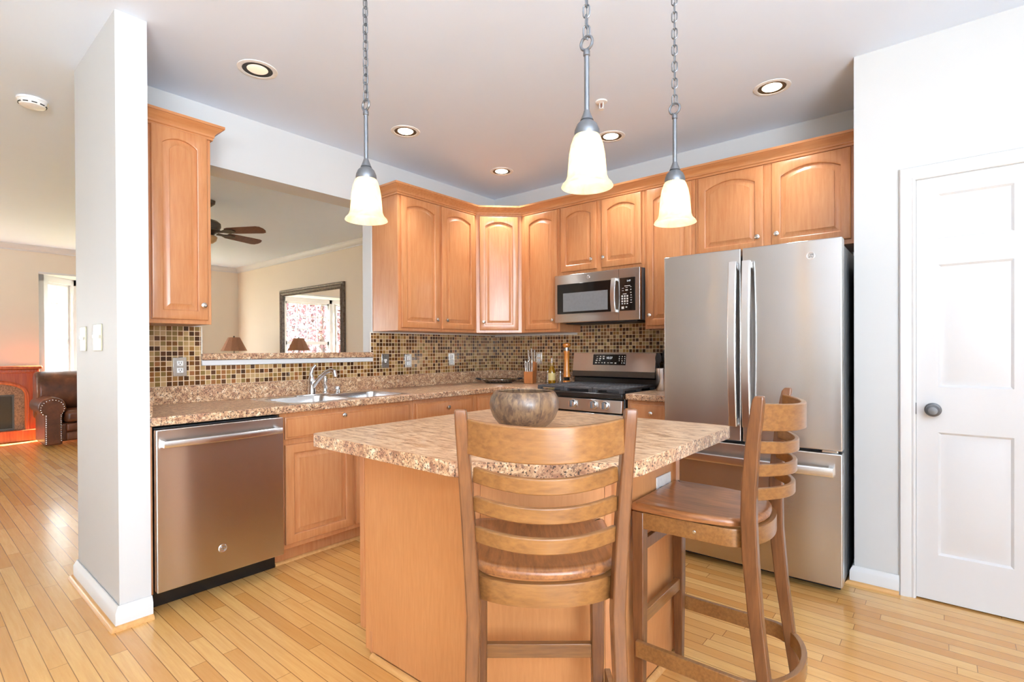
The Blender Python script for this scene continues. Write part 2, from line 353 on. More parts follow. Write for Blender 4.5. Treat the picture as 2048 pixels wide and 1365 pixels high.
def wmat(o):
    m = Matrix.LocRotScale(o.location, o.rotation_euler, None)
    return wmat(o.parent) @ m if o.parent else m
def build(name, mb, mat, parent=None, bevel=0.0, world=True, smooth=35, sub=0, label=None, seg=2):
    me = bpy.data.meshes.new(name)
    vs_ = mb.v
    if parent is not None and world:
        inv = wmat(parent).inverted(); vs_ = [inv @ p for p in vs_]
    me.from_pydata([tuple(p) for p in vs_], [], mb.f)
    bm = bmesh.new(); bm.from_mesh(me); bmesh.ops.remove_doubles(bm, verts=bm.verts, dist=1e-6); bmesh.ops.recalc_face_normals(bm, faces=bm.faces)
    uv = bm.loops.layers.uv.new('box')
    for f in bm.faces:
        f.smooth = True; n = f.normal
        for lp in f.loops:
            p = lp.vert.co
            if abs(n.z) > 0.75: lp[uv].uv = (p.x, p.y)
            elif abs(n.x) > abs(n.y): lp[uv].uv = (p.y, p.z)
            else: lp[uv].uv = (p.x, p.z)
    bm.to_mesh(me); bm.free()
    if smooth: me.set_sharp_from_angle(angle=radians(smooth))
    me.materials.append(M[mat] if isinstance(mat, str) else mat)
    o = bpy.data.objects.new(name, me); COL.objects.link(o)
    if parent is not None: o.parent = parent
    if bevel:
        md = o.modifiers.new('bevel', 'BEVEL'); md.width = bevel; md.segments = seg; md.limit_method = 'ANGLE'; md.angle_limit = radians(40); md.harden_normals = False
    if sub:
        md = o.modifiers.new('subdivision', 'SUBSURF'); md.levels = sub; md.render_levels = sub
    if label: o['label'] = label
    return o
def tag(o, label, cat, group=None, kind=None):
    o['label'] = label; o['category'] = cat
    if group: o['group'] = group
    if kind: o['kind'] = kind
    return o
def thing(name, label, cat, loc=(0, 0, 0), rz=0.0, group=None):
    o = bpy.data.objects.new(name, None); COL.objects.link(o); o.location = loc; o.rotation_euler = (0, 0, rz); o.empty_display_size = 0.1
    return tag(o, label, cat, group)
def struct(name, mb, mat, bevel=0.0, parent=None, **kw):
    o = build(name, mb, mat, parent, bevel, **kw); o['kind'] = 'structure'; return o
def dup_tree(root, loc, rz=None, label=None):
    def cp(o, par):
        c = o.copy(); COL.objects.link(c); c.parent = par
        for ch in [x for x in o.children]: cp(ch, c)
        return c
    r = cp(root, None); r.location = loc
    if rz is not None: r.rotation_euler = (0, 0, rz)
    if label: r['label'] = label
    return r
def text_mesh(txt, size, origin, udir, ndir, depth=0.0006):
    """flat extruded lettering placed at origin (lower-left), running along udir, facing ndir"""
    cu = bpy.data.curves.new('lettering', 'FONT'); cu.body = txt; cu.size = size; cu.extrude = depth / 2
    o = bpy.data.objects.new('lettering', cu); COL.objects.link(o)
    dg = bpy.context.evaluated_depsgraph_get(); me = o.evaluated_get(dg).to_mesh()
    u = Vector(udir).normalized(); n = Vector(ndir).normalized(); v = n.cross(u)
    mb = MB(); mb.add([Vector(origin) + u * p.co.x + v * p.co.y + n * p.co.z for p in me.vertices], [tuple(f.vertices) for f in me.polygons])
    bpy.data.objects.remove(o); bpy.data.curves.remove(cu); return mb
def wall_grid(us, zs, solid, mapf):
    """box wall made of cells; solid(i,j) says which cells are filled; mapf(u,t,z), t in 0/1"""
    mb = MB(); S = lambda i, j: 0 <= i < len(us) - 1 and 0 <= j < len(zs) - 1 and solid(i, j)
    for i in range(len(us) - 1):
        for j in range(len(zs) - 1):
            if not S(i, j): continue
            u0, u1, z0, z1 = us[i], us[i + 1], zs[j], zs[j + 1]
            q = lambda pts: mb.add([mapf(*p) for p in pts], [(0, 1, 2, 3)])
            for t_ in (0, 1): q([(u0, t_, z0), (u1, t_, z0), (u1, t_, z1), (u0, t_, z1)])
            if not S(i - 1, j): q([(u0, 0, z0), (u0, 1, z0), (u0, 1, z1), (u0, 0, z1)])
            if not S(i + 1, j): q([(u1, 0, z0), (u1, 1, z0), (u1, 1, z1), (u1, 0, z1)])
            if not S(i, j - 1): q([(u0, 0, z0), (u1, 0, z0), (u1, 1, z0), (u0, 1, z0)])
            if not S(i, j + 1): q([(u0, 0, z1), (u1, 0, z1), (u1, 1, z1), (u0, 1, z1)])
    return mb

# ------------------------------------------------------------------ setting: floor, ceiling, walls
H = 2.73
XR = 5.6; YB = -7.1; XL = -6.5
struct('floor', MB().box(XL - 0.9, XR + 0.15, YB - 0.15, 0.3, -0.1, 0.0), 'floor')
struct('ceiling', MB().box(XL - 0.15, XR + 0.15, YB - 0.15, 0.3, H, H + 0.1), 'ceiling')
# sink wall with the pass-through
OY0, OY1, OZ0, OZ1 = -2.687, -1.463, 1.166, 2.368
us = [-3.13, OY0, OY1, 0.0]; zs = [0, OZ0, OZ1, H]
struct('wall_sink', wall_grid(us, zs, lambda i, j: not (i == 1 and j == 1), lambda u, t_, z: (-0.115 + 0.115 * t_, u, z)), 'wall')
struct('wall_range', MB().box(-0.115, 3.225, 0.0, 0.12, 0, H), 'wall')
struct('wall_living', MB().box(XL - 0.12, -0.115, 0.20, 0.31, 0, H), 'wall_cream')
struct('wall_stub', MB().box(-0.115, 0.665, -3.25, -3.13, 0, H), 'wall')
struct('trim_1', MB().box(-0.207, -0.115, OY0 - 0.05, OY1 + 0.1, OZ1, OZ1 + 0.14), 'wall')
# pantry walls
DX0, DX1, DZ = 3.365, 4.127, 2.04
us = [3.113, DX0, DX1, XR]; zs = [0, DZ, H]
struct('wall_pantry', wall_grid(us, zs, lambda i, j: not (i == 1 and j == 0), lambda u, t_, z: (u, -0.692 + 0.115 * t_, z)), 'wall')
struct('wall_pantry_return', MB().box(3.113, 3.228, -0.577, 0.0, 0, H), 'wall')
struct('wall_pantry_back', MB().box(3.228, XR, 0.0, 0.12, 0, H), 'wall')
# right, rear and far walls
us = [YB, -6.3, -3.5, 0.12]; zs = [0, 0.45, 2.45, H]
struct('wall_right', wall_grid(us, zs, lambda i, j: not (i == 1 and j == 1), lambda u, t_, z: (XR + 0.12 * t_, u, z)), 'wall')
struct('wall_rear', MB().box(XL - 0.12, XR + 0.12, YB - 0.12, YB, 0, H), 'wall')
BY0, BY1, BZ0, BZ1 = -2.53, -0.45, 0.42, 2.37
us = [YB, -6.35, -4.35, BY0, BY1, 0.31]; zs = [0, BZ0, BZ1, H]
struct('wall_far', wall_grid(us, zs, lambda i, j: not (i in (1, 3) and j == 1), lambda u, t_, z: (XL - 0.12 * t_, u, z)), 'wall_cream')

def base_prof(h=0.088, t_=0.016):
    return [(0, 0.0), (t_, 0.0), (t_, h * 0.72), (t_ * 0.75, h * 0.80), (t_ * 0.62, h * 0.86), (t_ * 0.35, h * 0.93), (t_ * 0.25, h), (0, h)]
def shoe_prof(r=0.02, off=0.016):
    return [(off, 0)] + [(off + r * cos(a), r * sin(a)) for a in [k * pi / 2 / 5 for k in range(6)]]
# stub wall baseboard (wraps three faces)
path = [(-0.118, -3.13, 0), (-0.118, -3.253, 0), (0.668, -3.253, 0), (0.668, -3.128, 0)]
struct('baseboard_stub', MB().sweep(path, base_prof(0.10)), 'trim')
struct('trim_2', MB().sweep(path, shoe_prof()), 'pale_oak')
path = [(3.110, -0.40, 0), (3.110, -0.695, 0), (3.301, -0.695, 0)]
struct('baseboard_pantry', MB().sweep(path, base_prof(0.092)), 'trim')
struct('trim_3', MB().sweep([(3.110, -0.60, 0), (3.110, -0.695, 0), (3.301, -0.695, 0)], shoe_prof(0.018)), 'pale_oak')
struct('baseboard_far', MB().sweep([(XL, YB, 0), (XL, 0.20, 0), (-0.115, 0.20, 0)], base_prof(0.10)), 'trim')
# crown moulding in the living room
cr = [(0, 0), (0.010, 0), (0.013, 0.015), (0.03, 0.026), (0.055, 0.058), (0.06, 0.073), (0.068, 0.073), (0.068, 0.085), (0, 0.085)]
struct('trim_4', MB().sweep([(XL, YB, H - 0.085), (XL, 0.20, H - 0.085), (-0.117, 0.20, H - 0.085)], cr), 'trim')

# bay window: three glazed sides
P0, P1, P2, P3 = (XL - 0.10, BY0 + 0.03), (XL - 0.58, BY0 + 0.46), (XL - 0.58, BY1 - 0.46), (XL - 0.10, BY1 - 0.03)
def window(idx, a, b, z0, z1, cols, rows, sash=True, tf=0.05):
    a, b = Vector(a), Vector(b); L = (b - a).length; d = (b - a).normalized()
    at = lambda s: (a + d * s)
    fr = MB()
    fr.obox(at(0), at(tf + 0.03), z0, z1, -0.05, 0.05); fr.obox(at(L - tf - 0.03), at(L), z0, z1, -0.05, 0.05)
    fr.obox(at(0), at(L), z1 - 0.09, z1, -0.05, 0.05); fr.obox(at(0), at(L), z0, z0 + 0.06, -0.06, 0.06)
    o = struct('window_%d' % idx, fr, 'trim', 0.004)
    i0, i1 = tf + 0.03, L - tf - 0.03; y0, y1 = z0 + 0.06, z1 - 0.09; ym = (y0 + y1) / 2
    sa = MB()
    for (u0, u1) in ((y0, ym), (ym, y1)):
        sa.obox(at(i0), at(i0 + 0.035), u0, u1, -0.02, 0.02); sa.obox(at(i1 - 0.035), at(i1), u0, u1, -0.02, 0.02)
        sa.obox(at(i0), at(i1), u0, u0 + 0.035, -0.02, 0.02); sa.obox(at(i0), at(i1), u1 - 0.035, u1, -0.02, 0.02)
        for k in range(1, cols):
            q = i0 + 0.035 + (i1 - i0 - 0.07) * k / cols; sa.obox(at(q - 0.008), at(q + 0.008), u0, u1, -0.010, 0.010)
        for k in range(1, rows):
            q = u0 + 0.035 + (u1 - u0 - 0.07) * k / rows; sa.obox(at(i0), at(i1), q - 0.008, q + 0.008, -0.010, 0.010)
    build('sash', sa, 'trim', o)
    build('pane', MB().obox(at(i0), at(i1), y0, y1, -0.003, 0.003), 'pane', o)
    return o
window(1, P0, P1, BZ0 + 0.029, BZ1 - 0.031, 2, 3)
window(2, P1, P2, BZ0 + 0.029, BZ1 - 0.031, 4, 3)
window(3, P2, P3, BZ0 + 0.029, BZ1 - 0.031, 2, 3)
bay = [(XL + 0.02, BY0 - 0.0), P0, P1, P2, P3, (XL + 0.02, BY1)]
struct('trim_5', MB().prism([(XL + 0.03, BY0 + 0.001), (P0[0] - .06, P0[1] - .03), (P1[0] - .06, P1[1] - .04), (P2[0] - .06, P2[1] + .04), (P3[0] - .06, P3[1] + .03), (XL + 0.03, BY1 - 0.001)], BZ0 + 0.001, BZ0 + 0.028), 'trim')
struct('trim_6', MB().prism([(XL + 0.004, BY0 + 0.001), (P0[0] - .06, P0[1] - .03), (P1[0] - .06, P1[1] - .04), (P2[0] - .06, P2[1] + .04), (P3[0] - .06, P3[1] + .03), (XL + 0.004, BY1 - 0.001)], BZ1 - 0.03, BZ1 - 0.001), 'trim')
struct('wall_bay', MB().prism([(XL - 0.12, BY0), (P0[0], P0[1]), P1, P2, P3, (XL - 0.12, BY1)], 0, BZ0 - 0.06), 'trim')
def frame_in(idx, axis, c0, u0, u1, z0, z1):
    """plain window in the rear or right wall: frame, mullions"""
    a, b = ((u0, c0), (u1, c0)) if axis == 'y' else ((c0, u0), (c0, u1))
    window(idx, a, b, z0, z1, 4, 3)
frame_in(4, 'x', XL - 0.06, -6.35, -5.35, BZ0, BZ1); frame_in(5, 'x', XL - 0.06, -5.35, -4.35, BZ0, BZ1)  # unseen windows, made up to let more daylight into the living room
frame_in(6, 'x', XR + 0.05, -6.3, -4.9, 0.45, 2.45); frame_in(7, 'x', XR + 0.05, -4.9, -3.5, 0.45, 2.45)

# outdoors beyond the bay
tag(build('lawn', MB().box(-40, XL - 0.75, -26, 22, -0.5, -0.45), 'grass'), 'lawn outside the bay window', 'lawn', kind='structure')
def tree(loc, r, h, label):
    t_ = thing('ornamental_tree', label, 'tree', (loc[0], loc[1], -0.45), group=None)
    build('trunk', MB().tube([(0, 0, 0), (0.03, 0.02, h * 0.3), (-0.02, 0.05, h * 0.6), (0, 0, h * 0.8)], [0.11, 0.09, 0.07, 0.03], 10), 'bark', t_, world=False)
    lf = MB(); rnd = random.Random(int(loc[1] * 100))
    for k in range(3400):
        while True:
            p = Vector((rnd.uniform(-1, 1), rnd.uniform(-1, 1), rnd.uniform(-1, 1)))
            if p.length < 1: break
        p = Vector((p.x * r, p.y * r, h * 0.62 + p.z * h * 0.48)); q = Euler((rnd.uniform(0, 6), rnd.uniform(0, 6), rnd.uniform(0, 6))).to_matrix(); s = rnd.uniform(0.05, 0.10)
        lf.add([p + q @ Vector(a) for a in ((-s, 0, 0), (0, -s * .5, s * .1), (s, 0, 0), (0, s * .5, s * .1))], [(0, 1, 2, 3)])
    build('foliage', lf, 'leaf_red', t_, world=False)['kind'] = 'stuff'
tree((-10.6, -3.9), 1.7, 4.0, 'red-leaved tree on the lawn, nearer the fireplace end of the bay window')
tree((-10.2, 0.2), 1.7, 4.2, 'red-leaved tree on the lawn, reflected in the framed mirror')
hs = thing('neighbouring_house', 'pale sided house across the lawn outside the bay window', 'house', (-17, -3.0, -0.45))
build('house_wall', MB().box(-19, -15.5, -9, 1.0, -0.45, 4.2), 'siding', hs)
build('roof', MB().extr([(-19.4, -9.3, 4.2), (-15.1, -9.3, 4.2), (-17.25, -9.3, 5.9)], (0, 10.6, 0)), 'grey_side', hs)

# ------------------------------------------------------------------ pantry door
def map_plane(origin, udir, ndir):
    o, u, n = Vector(origin), Vector(udir), Vector(ndir)
    return lambda a, z, d: o + u * a + Vector((0, 0, z)) + n * d
dr = MB(); mpf = map_plane((0, -0.692, 0), (1, 0, 0), (0, -1, 0))
dx0, dx1 = DX0 + 0.003, DX1 - 0.003
def panel_slab(mb, mp, x0, x1, z0, z1, thick, panels, dep=0.007):
    """door slab whose front (depth 0) carries recessed, raised-field panels"""
    us = sorted({x0, x1} | {p[0] for p in panels} | {p[1] for p in panels}); zs = sorted({z0, z1} | {p[2] for p in panels} | {p[3] for p in panels})
    inp = lambda u, z: any(p[0] < u < p[1] and p[2] < z < p[3] for p in panels)
    for i in range(len(us) - 1):
        for j in range(len(zs) - 1):
            if inp((us[i] + us[i + 1]) / 2, (zs[j] + zs[j + 1]) / 2): continue
            mb.add([mp(us[i], zs[j], 0), mp(us[i + 1], zs[j], 0), mp(us[i + 1], zs[j + 1], 0), mp(us[i], zs[j + 1], 0)], [(0, 1, 2, 3)])
    for (a, b, c, d) in panels:
        prof = [(0, 0), (0.010, -dep), (0.018, -dep), (0.042, -0.0015)]
        rs = [[mp(a + i, c + i, k), mp(b - i, c + i, k), mp(b - i, d - i, k), mp(a + i, d - i, k)] for i, k in prof]
        mb.rings(rs, True, False, True)
    q = [mp(x0, z0, 0), mp(x1, z0, 0), mp(x1, z1, 0), mp(x0, z1, 0)]; r = [mp(x0, z0, -thick), mp(x1, z0, -thick), mp(x1, z1, -thick), mp(x0, z1, -thick)]
    mb.rings([r, q], True, True, False)
pl = [(3.450, 3.712), (3.780, 4.042)]; rows = [(0.229, 0.818), (1.035, 1.62), (1.742, 1.957)]
panel_slab(dr, mpf, dx0, dx1, 0.008, DZ - 0.003, 0.035, [(a, b, c, d) for a, b in pl for c, d in rows], 0.009)
door = struct('door_1', dr, 'door_white', smooth=25)
kb = MB(); kb.lathe([(0.033, 0), (0.033, 0.004), (0.026, 0.009), (0.012, 0.012), (0.011, 0.03), (0.022, 0.036), (0.0285, 0.047), (0.027, 0.058), (0.018, 0.066), (0.001, 0.068)], (3.431, -0.692, 0.925), 28, '-y')
build('door_knob', kb, 'pewter', door, label='round pewter door knob')
build('strike_plate', MB().box(3.3645, 3.3685, -0.700, -0.682, 0.90, 0.955), 'pewter', door, 0.001)
def casing(mb, x0, x1, zt, yf, wd=0.064):
    prof = [(0.0, 0.010), (0.008, 0.014), (0.016, 0.011), (0.028, 0.015), (0.044, 0.019), (0.058, 0.019), (wd, 0.010)]
    for (o0, t0), (o1, t1) in zip(prof[:-1], prof[1:]):
        A = [(x0 - o0, 0, t0), (x0 - o0, zt + o0, t0), (x1 + o0, zt + o0, t0), (x1 + o0, 0, t0)]
        B = [(x0 - o1, 0, t1), (x0 - o1, zt + o1, t1), (x1 + o1, zt + o1, t1), (x1 + o1, 0, t1)]
        for k in range(3):
            mb.add([(p[0], yf - p[2], p[1]) for p in (A[k], A[k + 1], B[k + 1], B[k])], [(0, 1, 2, 3)])
    for o_, t_ in (prof[0], prof[-1]):
        A = [(x0 - o_, 0), (x0 - o_, zt + o_), (x1 + o_, zt + o_), (x1 + o_, 0)]
        for k in range(3):
            mb.add([(A[k][0], yf, A[k][1]), (A[k + 1][0], yf, A[k + 1][1]), (A[k + 1][0], yf - t_, A[k + 1][1]), (A[k][0], yf - t_, A[k][1])], [(0, 1, 2, 3)])
cm = MB(); casing(cm, DX0, DX1, DZ, -0.692)
# jamb behind the casing
cm.box(DX0 - 0.001, DX0 + 0.002, -0.6925, -0.577, 0, DZ).box(DX1 - 0.002, DX1 + 0.001, -0.6925, -0.577, 0, DZ).box(DX0, DX1, -0.6925, -0.577, DZ - 0.002, DZ + 0.001)
struct('trim_7', cm, 'trim', smooth=20)

# ------------------------------------------------------------------ cabinet building
def ring_door(mb, mp, x0, x1, z0, z1, t_=0.020, stile=0.052, arch=0.045, raised=True):
    """panel door on a plane: outer slab with rounded edge, bead, groove and raised (arched) field"""
    K = 14 if arch else 2
    def outline(i):
        a, b, c, d = x0 + stile + i, x1 - stile - i, z0 + stile + i, z1 - stile - i
        hw = (x1 - x0) / 2 - stile; xm = (x0 + x1) / 2
        pts = [(a, c), (b, c)]
        for k in range(K + 1):
            s = 1 - 2 * k / K; x = xm + s * (hw - i)
            if arch:
                R = (hw * hw + arch * arch) / (2 * arch); z = d - R + math.sqrt(max(0, R * R - (s * hw) ** 2))
            else: z = d
            pts.append((x, z))
        return pts
    def outer(i):
        a, b, c, d = x0 + i, x1 - i, z0 + i, z1 - i; xm = (x0 + x1) / 2; hw = (x1 - x0) / 2 - stile
        pts = [(a, c), (b, c), (b, d)]
        for k in range(1, K): pts.append((xm + (1 - 2 * k / K) * hw, d))
        pts.append((a, d)); return pts
    R = [[mp(u, z, dd) for u, z in pts] for pts, dd in
         [(outer(0), 0.0), (outer(0), t_ - 0.006), (outer(0.0025), t_ - 0.002), (outer(0.007), t_),
          (outline(-0.005), t_), (outline(-0.001), t_ - 0.0025), (outline(0.0005), t_ - 0.012), (outline(0.009), t_ - 0.012), (outline(0.030), t_ - 0.0035), (outline(0.0305), t_ - 0.0015), (outline(0.034), t_ - 0.001)]]
    mb.rings(R, True, True, True); return mb
def slab_front(mb, mp, x0, x1, z0, z1, t_=0.020):
    def o(i): return [(x0 + i, z0 + i), (x1 - i, z0 + i), (x1 - i, z1 - i), (x0 + i, z1 - i)]
    mb.rings([[mp(u, z, d) for u, z in o(i)] for i, d in ((0, 0), (0, t_ - 0.008), (0.003, t_ - 0.006), (0.008, t_ - 0.0055), (0.012, t_ - 0.001), (0.016, t_))], True, True, True); return mb
def knob(mp, u, z, d0, parent):
    mb = MB(); o = mp(u, z, d0); n = (mp(u, z, d0 + 1) - o).normalized()
    a = n.orthogonal().normalized(); b = n.cross(a); prof = [(0.006, 0), (0.0055, 0.010), (0.007, 0.013), (0.0135, 0.017), (0.0155, 0.021), (0.0145, 0.025), (0.009, 0.028), (0.0008, 0.029)]
    mb.rings([[o + n * h + a * r * cos(2 * pi * i / 20) + b * r * sin(2 * pi * i / 20) for i in range(20)] for r, h in prof])
    return build('knob', mb, 'nickel', parent)
def cabinet(name, label, base, mp, carc, doors=(), drawers=(), cat='kitchen cabinet', extra=None, group=None):
    t_ = thing(name, label, cat, base, group=group)
    cb = MB()
    for b in carc: cb.prism(*b) if len(b) == 3 else cb.box(*b)
    build('carcass', cb, 'maple', t_, 0.0015)
    for (x0, x1, z0, z1, arch, kn) in doors:
        d = build('door', ring_door(MB(), mp, x0, x1, z0, z1, arch=arch), 'maple', t_, smooth=30)
        if kn: knob(mp, kn[0], kn[1], 0.020, d)
    for (x0, x1, z0, z1, kn) in drawers:
        d = build('drawer', slab_front(MB(), mp, x0, x1, z0, z1), 'maple', t_, smooth=30)
        if kn: knob(mp, kn[0], kn[1], 0.020, d)
    return t_
UB, UT = 1.37, 2.415
mA = map_plane((0.325, 0, 0), (0, 1, 0), (1, 0, 0))
mB = map_plane((0, -0.325, 0), (1, 0, 0), (0, -1, 0))
DB, DT = 1.392, 2.388
cabinet('wall_cabinet', 'narrow single-door maple wall cabinet left of the pass-through, beside the white stub wall', (0.16, -2.93, UB), mA,
        [(0.002, 0.325, -3.127, -2.743, UB, UT)], [(-3.029, -2.764, DB, DT + 0.012, 0.032, (-2.793, 1.472))])
cabinet('wall_cabinet', 'two-door maple wall cabinet on the sink wall, right of the pass-through', (0.16, -1.03, UB), mA,
        [(0.002, 0.325, -1.455, -0.611, UB, UT)], [(-1.432, -1.052, DB, DT, 0.034, (-1.092, 1.464)), (-1.022, -0.642, DB, DT, 0.034, (-0.985, 1.464))])
dgo = Vector((0.325, -0.61, 0)); dgu = Vector((0.285, 0.285, 0)).normalized(); dgn = Vector((dgu.y, -dgu.x, 0)); DL = 0.285 * math.sqrt(2)
mD = map_plane(dgo, dgu, dgn)
cabinet('wall_cabinet', 'angled single-door maple wall cabinet across the back corner', (0.3, -0.3, UB), mD,
        [([(0.002, -0.002), (0.002, -0.6095), (0.325, -0.6095), (0.6095, -0.325), (0.6095, -0.002)], UB, UT)],
        [(0.032, DL - 0.032, DB, DT, 0.034, (0.064, 1.463))])
cabinet('wall_cabinet', 'narrow single-door maple wall cabinet between the angled corner cabinet and the microwave', (0.81, -0.16, UB), mB,
        [(0.611, 1.017, -0.325, -0.002, UB, UT)], [(0.655, 0.996, DB, DT, 0.034, (0.960, 1.466))])
cabinet('wall_cabinet', 'short two-door maple wall cabinet above the microwave', (1.4, -0.16, 1.826), mB,
        [(1.019, 1.776, -0.325, -0.002, 1.826, UT)], [(1.040, 1.374, 1.858, DT, 0.034, (1.338, 1.932)), (1.421, 1.754, 1.858, DT, 0.034, (1.446, 1.934))])
cabinet('wall_cabinet', 'tall single-door maple wall cabinet between the microwave and the refrigerator', (1.96, -0.16, UB), mB,
        [(1.778, 2.153, -0.325, -0.002, UB, UT)], [(1.798, 2.131, DB, DT, 0.034, (1.828, 1.468))])
cabinet('wall_cabinet', 'wide two-door maple wall cabinet above the refrigerator', (2.62, -0.16, 1.83), mB,
        [(2.155, 3.108, -0.325, -0.002, 1.83, UT)], [(2.176, 2.592, 1.858, DT, 0.042, (2.561, 1.934)), (2.640, 3.060, 1.858, DT, 0.042, (2.672, 1.938))])
cprof = [(0, -0.02), (0.010, -0.02), (0.010, -0.008), (0.016, -0.004), (0.016, 0.006), (0.020, 0.014), (0.030, 0.026), (0.044, 0.036), (0.050, 0.044), (0.056, 0.044), (0.056, 0.058), (0, 0.058)]
cmo = MB().sweep([(0.326, -3.127, UT), (0.326, -2.742, UT), (0.003, -2.742, UT)], [(a, b) for a, b in cprof])
tag(build('crown_molding', cmo, 'maple_h', smooth=25), 'short maple crown molding atop the narrow cabinet left of the pass-through', 'molding')
cmo = MB().sweep([(0.003, -1.456, UT), (0.326, -1.456, UT), (0.326, -0.6095, UT), (0.6095, -0.326, UT), (3.108, -0.326, UT)], cprof)
tag(build('crown_molding', cmo, 'maple_hx', smooth=25), 'long maple crown molding running round the corner above the right-hand cabinets', 'molding')

# base cabinets
mBA = map_plane((0.615, 0, 0), (0, 1, 0), (1, 0, 0)); mBB = map_plane((0, -0.615, 0), (1, 0, 0), (0, -1, 0))
CB = 0.872
def base_carc(y0, y1): return [(0.003, 0.615, y0, y1, 0.10, CB - 0.001), (0.003, 0.545, y0, y1, 0.0, 0.10)]
def base_carcB(x0, x1): return [(x0, x1, -0.615, -0.003, 0.10, CB - 0.001), (x0, x1, -0.545, -0.003, 0.0, 0.10)]
sb = cabinet('base_cabinet', 'maple sink base cabinet with a wide false drawer front, beside the dishwasher', (0.3, -2.04, 0), mBA, 
        [(0.595, 0.615, -2.505, -1.562, 0.10, CB - 0.001), (0.003, 0.595, -2.505, -2.487, 0.10, CB - 0.001), (0.003, 0.595, -1.58, -1.562, 0.10, CB - 0.001), (0.003, 0.595, -2.487, -1.58, 0.10, 0.118), (0.003, 0.545, -2.505, -1.562, 0.0, 0.10)],
        [(-2.478, -2.048, 0.128, 0.690, 0, None), (-2.024, -1.598, 0.128, 0.690, 0, None)], [(-2.478, -1.598, 0.722, 0.846, (-2.118, 0.826))])
cabinet('base_cabinet', 'maple base cabinet with one drawer, right of the sink cabinet', (0.3, -1.25, 0), mBA, base_carc(-1.560, -0.952),
        [(-1.541, -0.985, 0.128, 0.690, 0, (-1.02, 0.64))], [(-1.541, -0.985, 0.722, 0.846, (-1.247, 0.797))])
cabinet('base_cabinet', 'maple corner base cabinet under the back corner of the counter', (0.3, -0.5, 0), mBA,
        [([(0.003, -0.003), (0.003, -0.950), (0.615, -0.950), (0.615, -0.616), (1.008, -0.616), (1.008, -0.003)], 0.10, CB - 0.001), ([(0.003, -0.003), (0.003, -0.950), (0.545, -0.950), (0.545, -0.545), (1.008, -0.545), (1.008, -0.003)], 0.0, 0.10)],
        [(-0.915, -0.645, 0.128, 0.690, 0, None)], [(-0.915, -0.645, 0.722, 0.846, None)])
cabinet('base_cabinet', 'maple base cabinet with one drawer between the range and the refrigerator', (1.98, -0.3, 0), mBB, base_carcB(1.782, 2.165),
        [(1.805, 2.145, 0.128, 0.690, 0, (1.84, 0.64))], [(1.805, 2.145, 0.722, 0.846, (1.968, 0.790))])
tag(build('filler_panel', MB().box(0.003, 0.640, -3.128, -3.116, 0.09, CB - 0.001), 'maple'), 'thin maple filler strip between the stub wall and the dishwasher', 'filler panel')
sh = MB().sweep([(0.548, -2.505, 0), (0.548, -0.95, 0)], [(0, 0)] + [(0.016 * cos(a), 0.016 * sin(a)) for a in [k * pi / 10 for k in range(6)]])
tag(build('shoe_molding', sh, 'pale_oak'), 'pale oak shoe molding at the foot of the sink base cabinet', 'molding')

# ------------------------------------------------------------------ countertop, backsplash, ledge
CT = 0.914; CF = 0.650
SX0, SX1, SY0, SY1 = 0.125, 0.575, -2.42, -1.575     # sink cut-out
ctm = MB()
xs_ = [0.0, SX0, SX1, CF]; ys_ = [-3.128, SY0, SY1, -CF, -0.0]
def ct_map(u, t_, z): return None
# L shaped slab with a hole, built from cells in plan
xs_ = [0.003, SX0, SX1, CF, 1.008]
solid = {(i, j) for i in range(4) for j in range(4)} - {(3, 0), (3, 1), (3, 2), (1, 1)}
ys2 = [-3.127, SY0, SY1, -CF, -0.003]
def plan_slab(mb, xs, ys, solid, z0, z1):
    S = lambda i, j: (i, j) in solid
    for (i, j) in solid:
        x0, x1, y0, y1 = xs[i], xs[i + 1], ys[j], ys[j + 1]
        for z in (z0, z1): mb.add([(x0, y0, z), (x1, y0, z), (x1, y1, z), (x0, y1, z)], [(0, 1, 2, 3)])
        if not S(i - 1, j): mb.add([(x0, y0, z0), (x0, y1, z0), (x0, y1, z1), (x0, y0, z1)], [(0, 1, 2, 3)])
        if not S(i + 1, j): mb.add([(x1, y0, z0), (x1, y1, z0), (x1, y1, z1), (x1, y0, z1)], [(0, 1, 2, 3)])
        if not S(i, j - 1): mb.add([(x0, y0, z0), (x1, y0, z0), (x1, y0, z1), (x0, y0, z1)], [(0, 1, 2, 3)])
        if not S(i, j + 1): mb.add([(x0, y1, z0), (x1, y1, z0), (x1, y1, z1), (x0, y1, z1)], [(0, 1, 2, 3)])
    return mb
ctr = thing('countertop', 'long L-shaped speckled brown laminate countertop along the sink wall and into the corner', 'countertop', (0.3, -1.5, CB))
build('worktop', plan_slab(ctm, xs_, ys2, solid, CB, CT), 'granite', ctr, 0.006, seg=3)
bsz = 1.016
build('backsplash_strip', MB().box(0.002, 0.021, -3.127, -0.002, CT, bsz).box(0.021, 1.008, -0.021, -0.002, CT, bsz), 'granite', ctr, 0.002)
build('side_splash', MB().box(0.021, 0.628, -3.127, -3.108, CT, bsz), 'granite', ctr, 0.002)
ct2 = thing('countertop', 'short speckled brown laminate countertop between the range and the refrigerator', 'countertop', (1.97, -0.3, CB))
build('worktop', MB().box(1.781, 2.168, -CF, -0.003, CB, CT), 'granite', ct2, 0.006, seg=3)
build('backsplash_strip', MB().box(1.781, 2.168, -0.021, -0.003, CT, bsz), 'granite', ct2, 0.002)
# ledge in the pass-through, with a white board below
tag(build('ledge', MB().box(-0.17, 0.030, OY0 + 0.001, OY1 - 0.001, 1.168, 1.207), 'granite', None, 0.004), 'speckled laminate ledge across the bottom of the pass-through', 'ledge')
struct('trim_8', MB().box(0.0005, 0.020, OY0 + 0.001, OY1 - 0.001, 1.134, 1.1655), 'trim', 0.003)
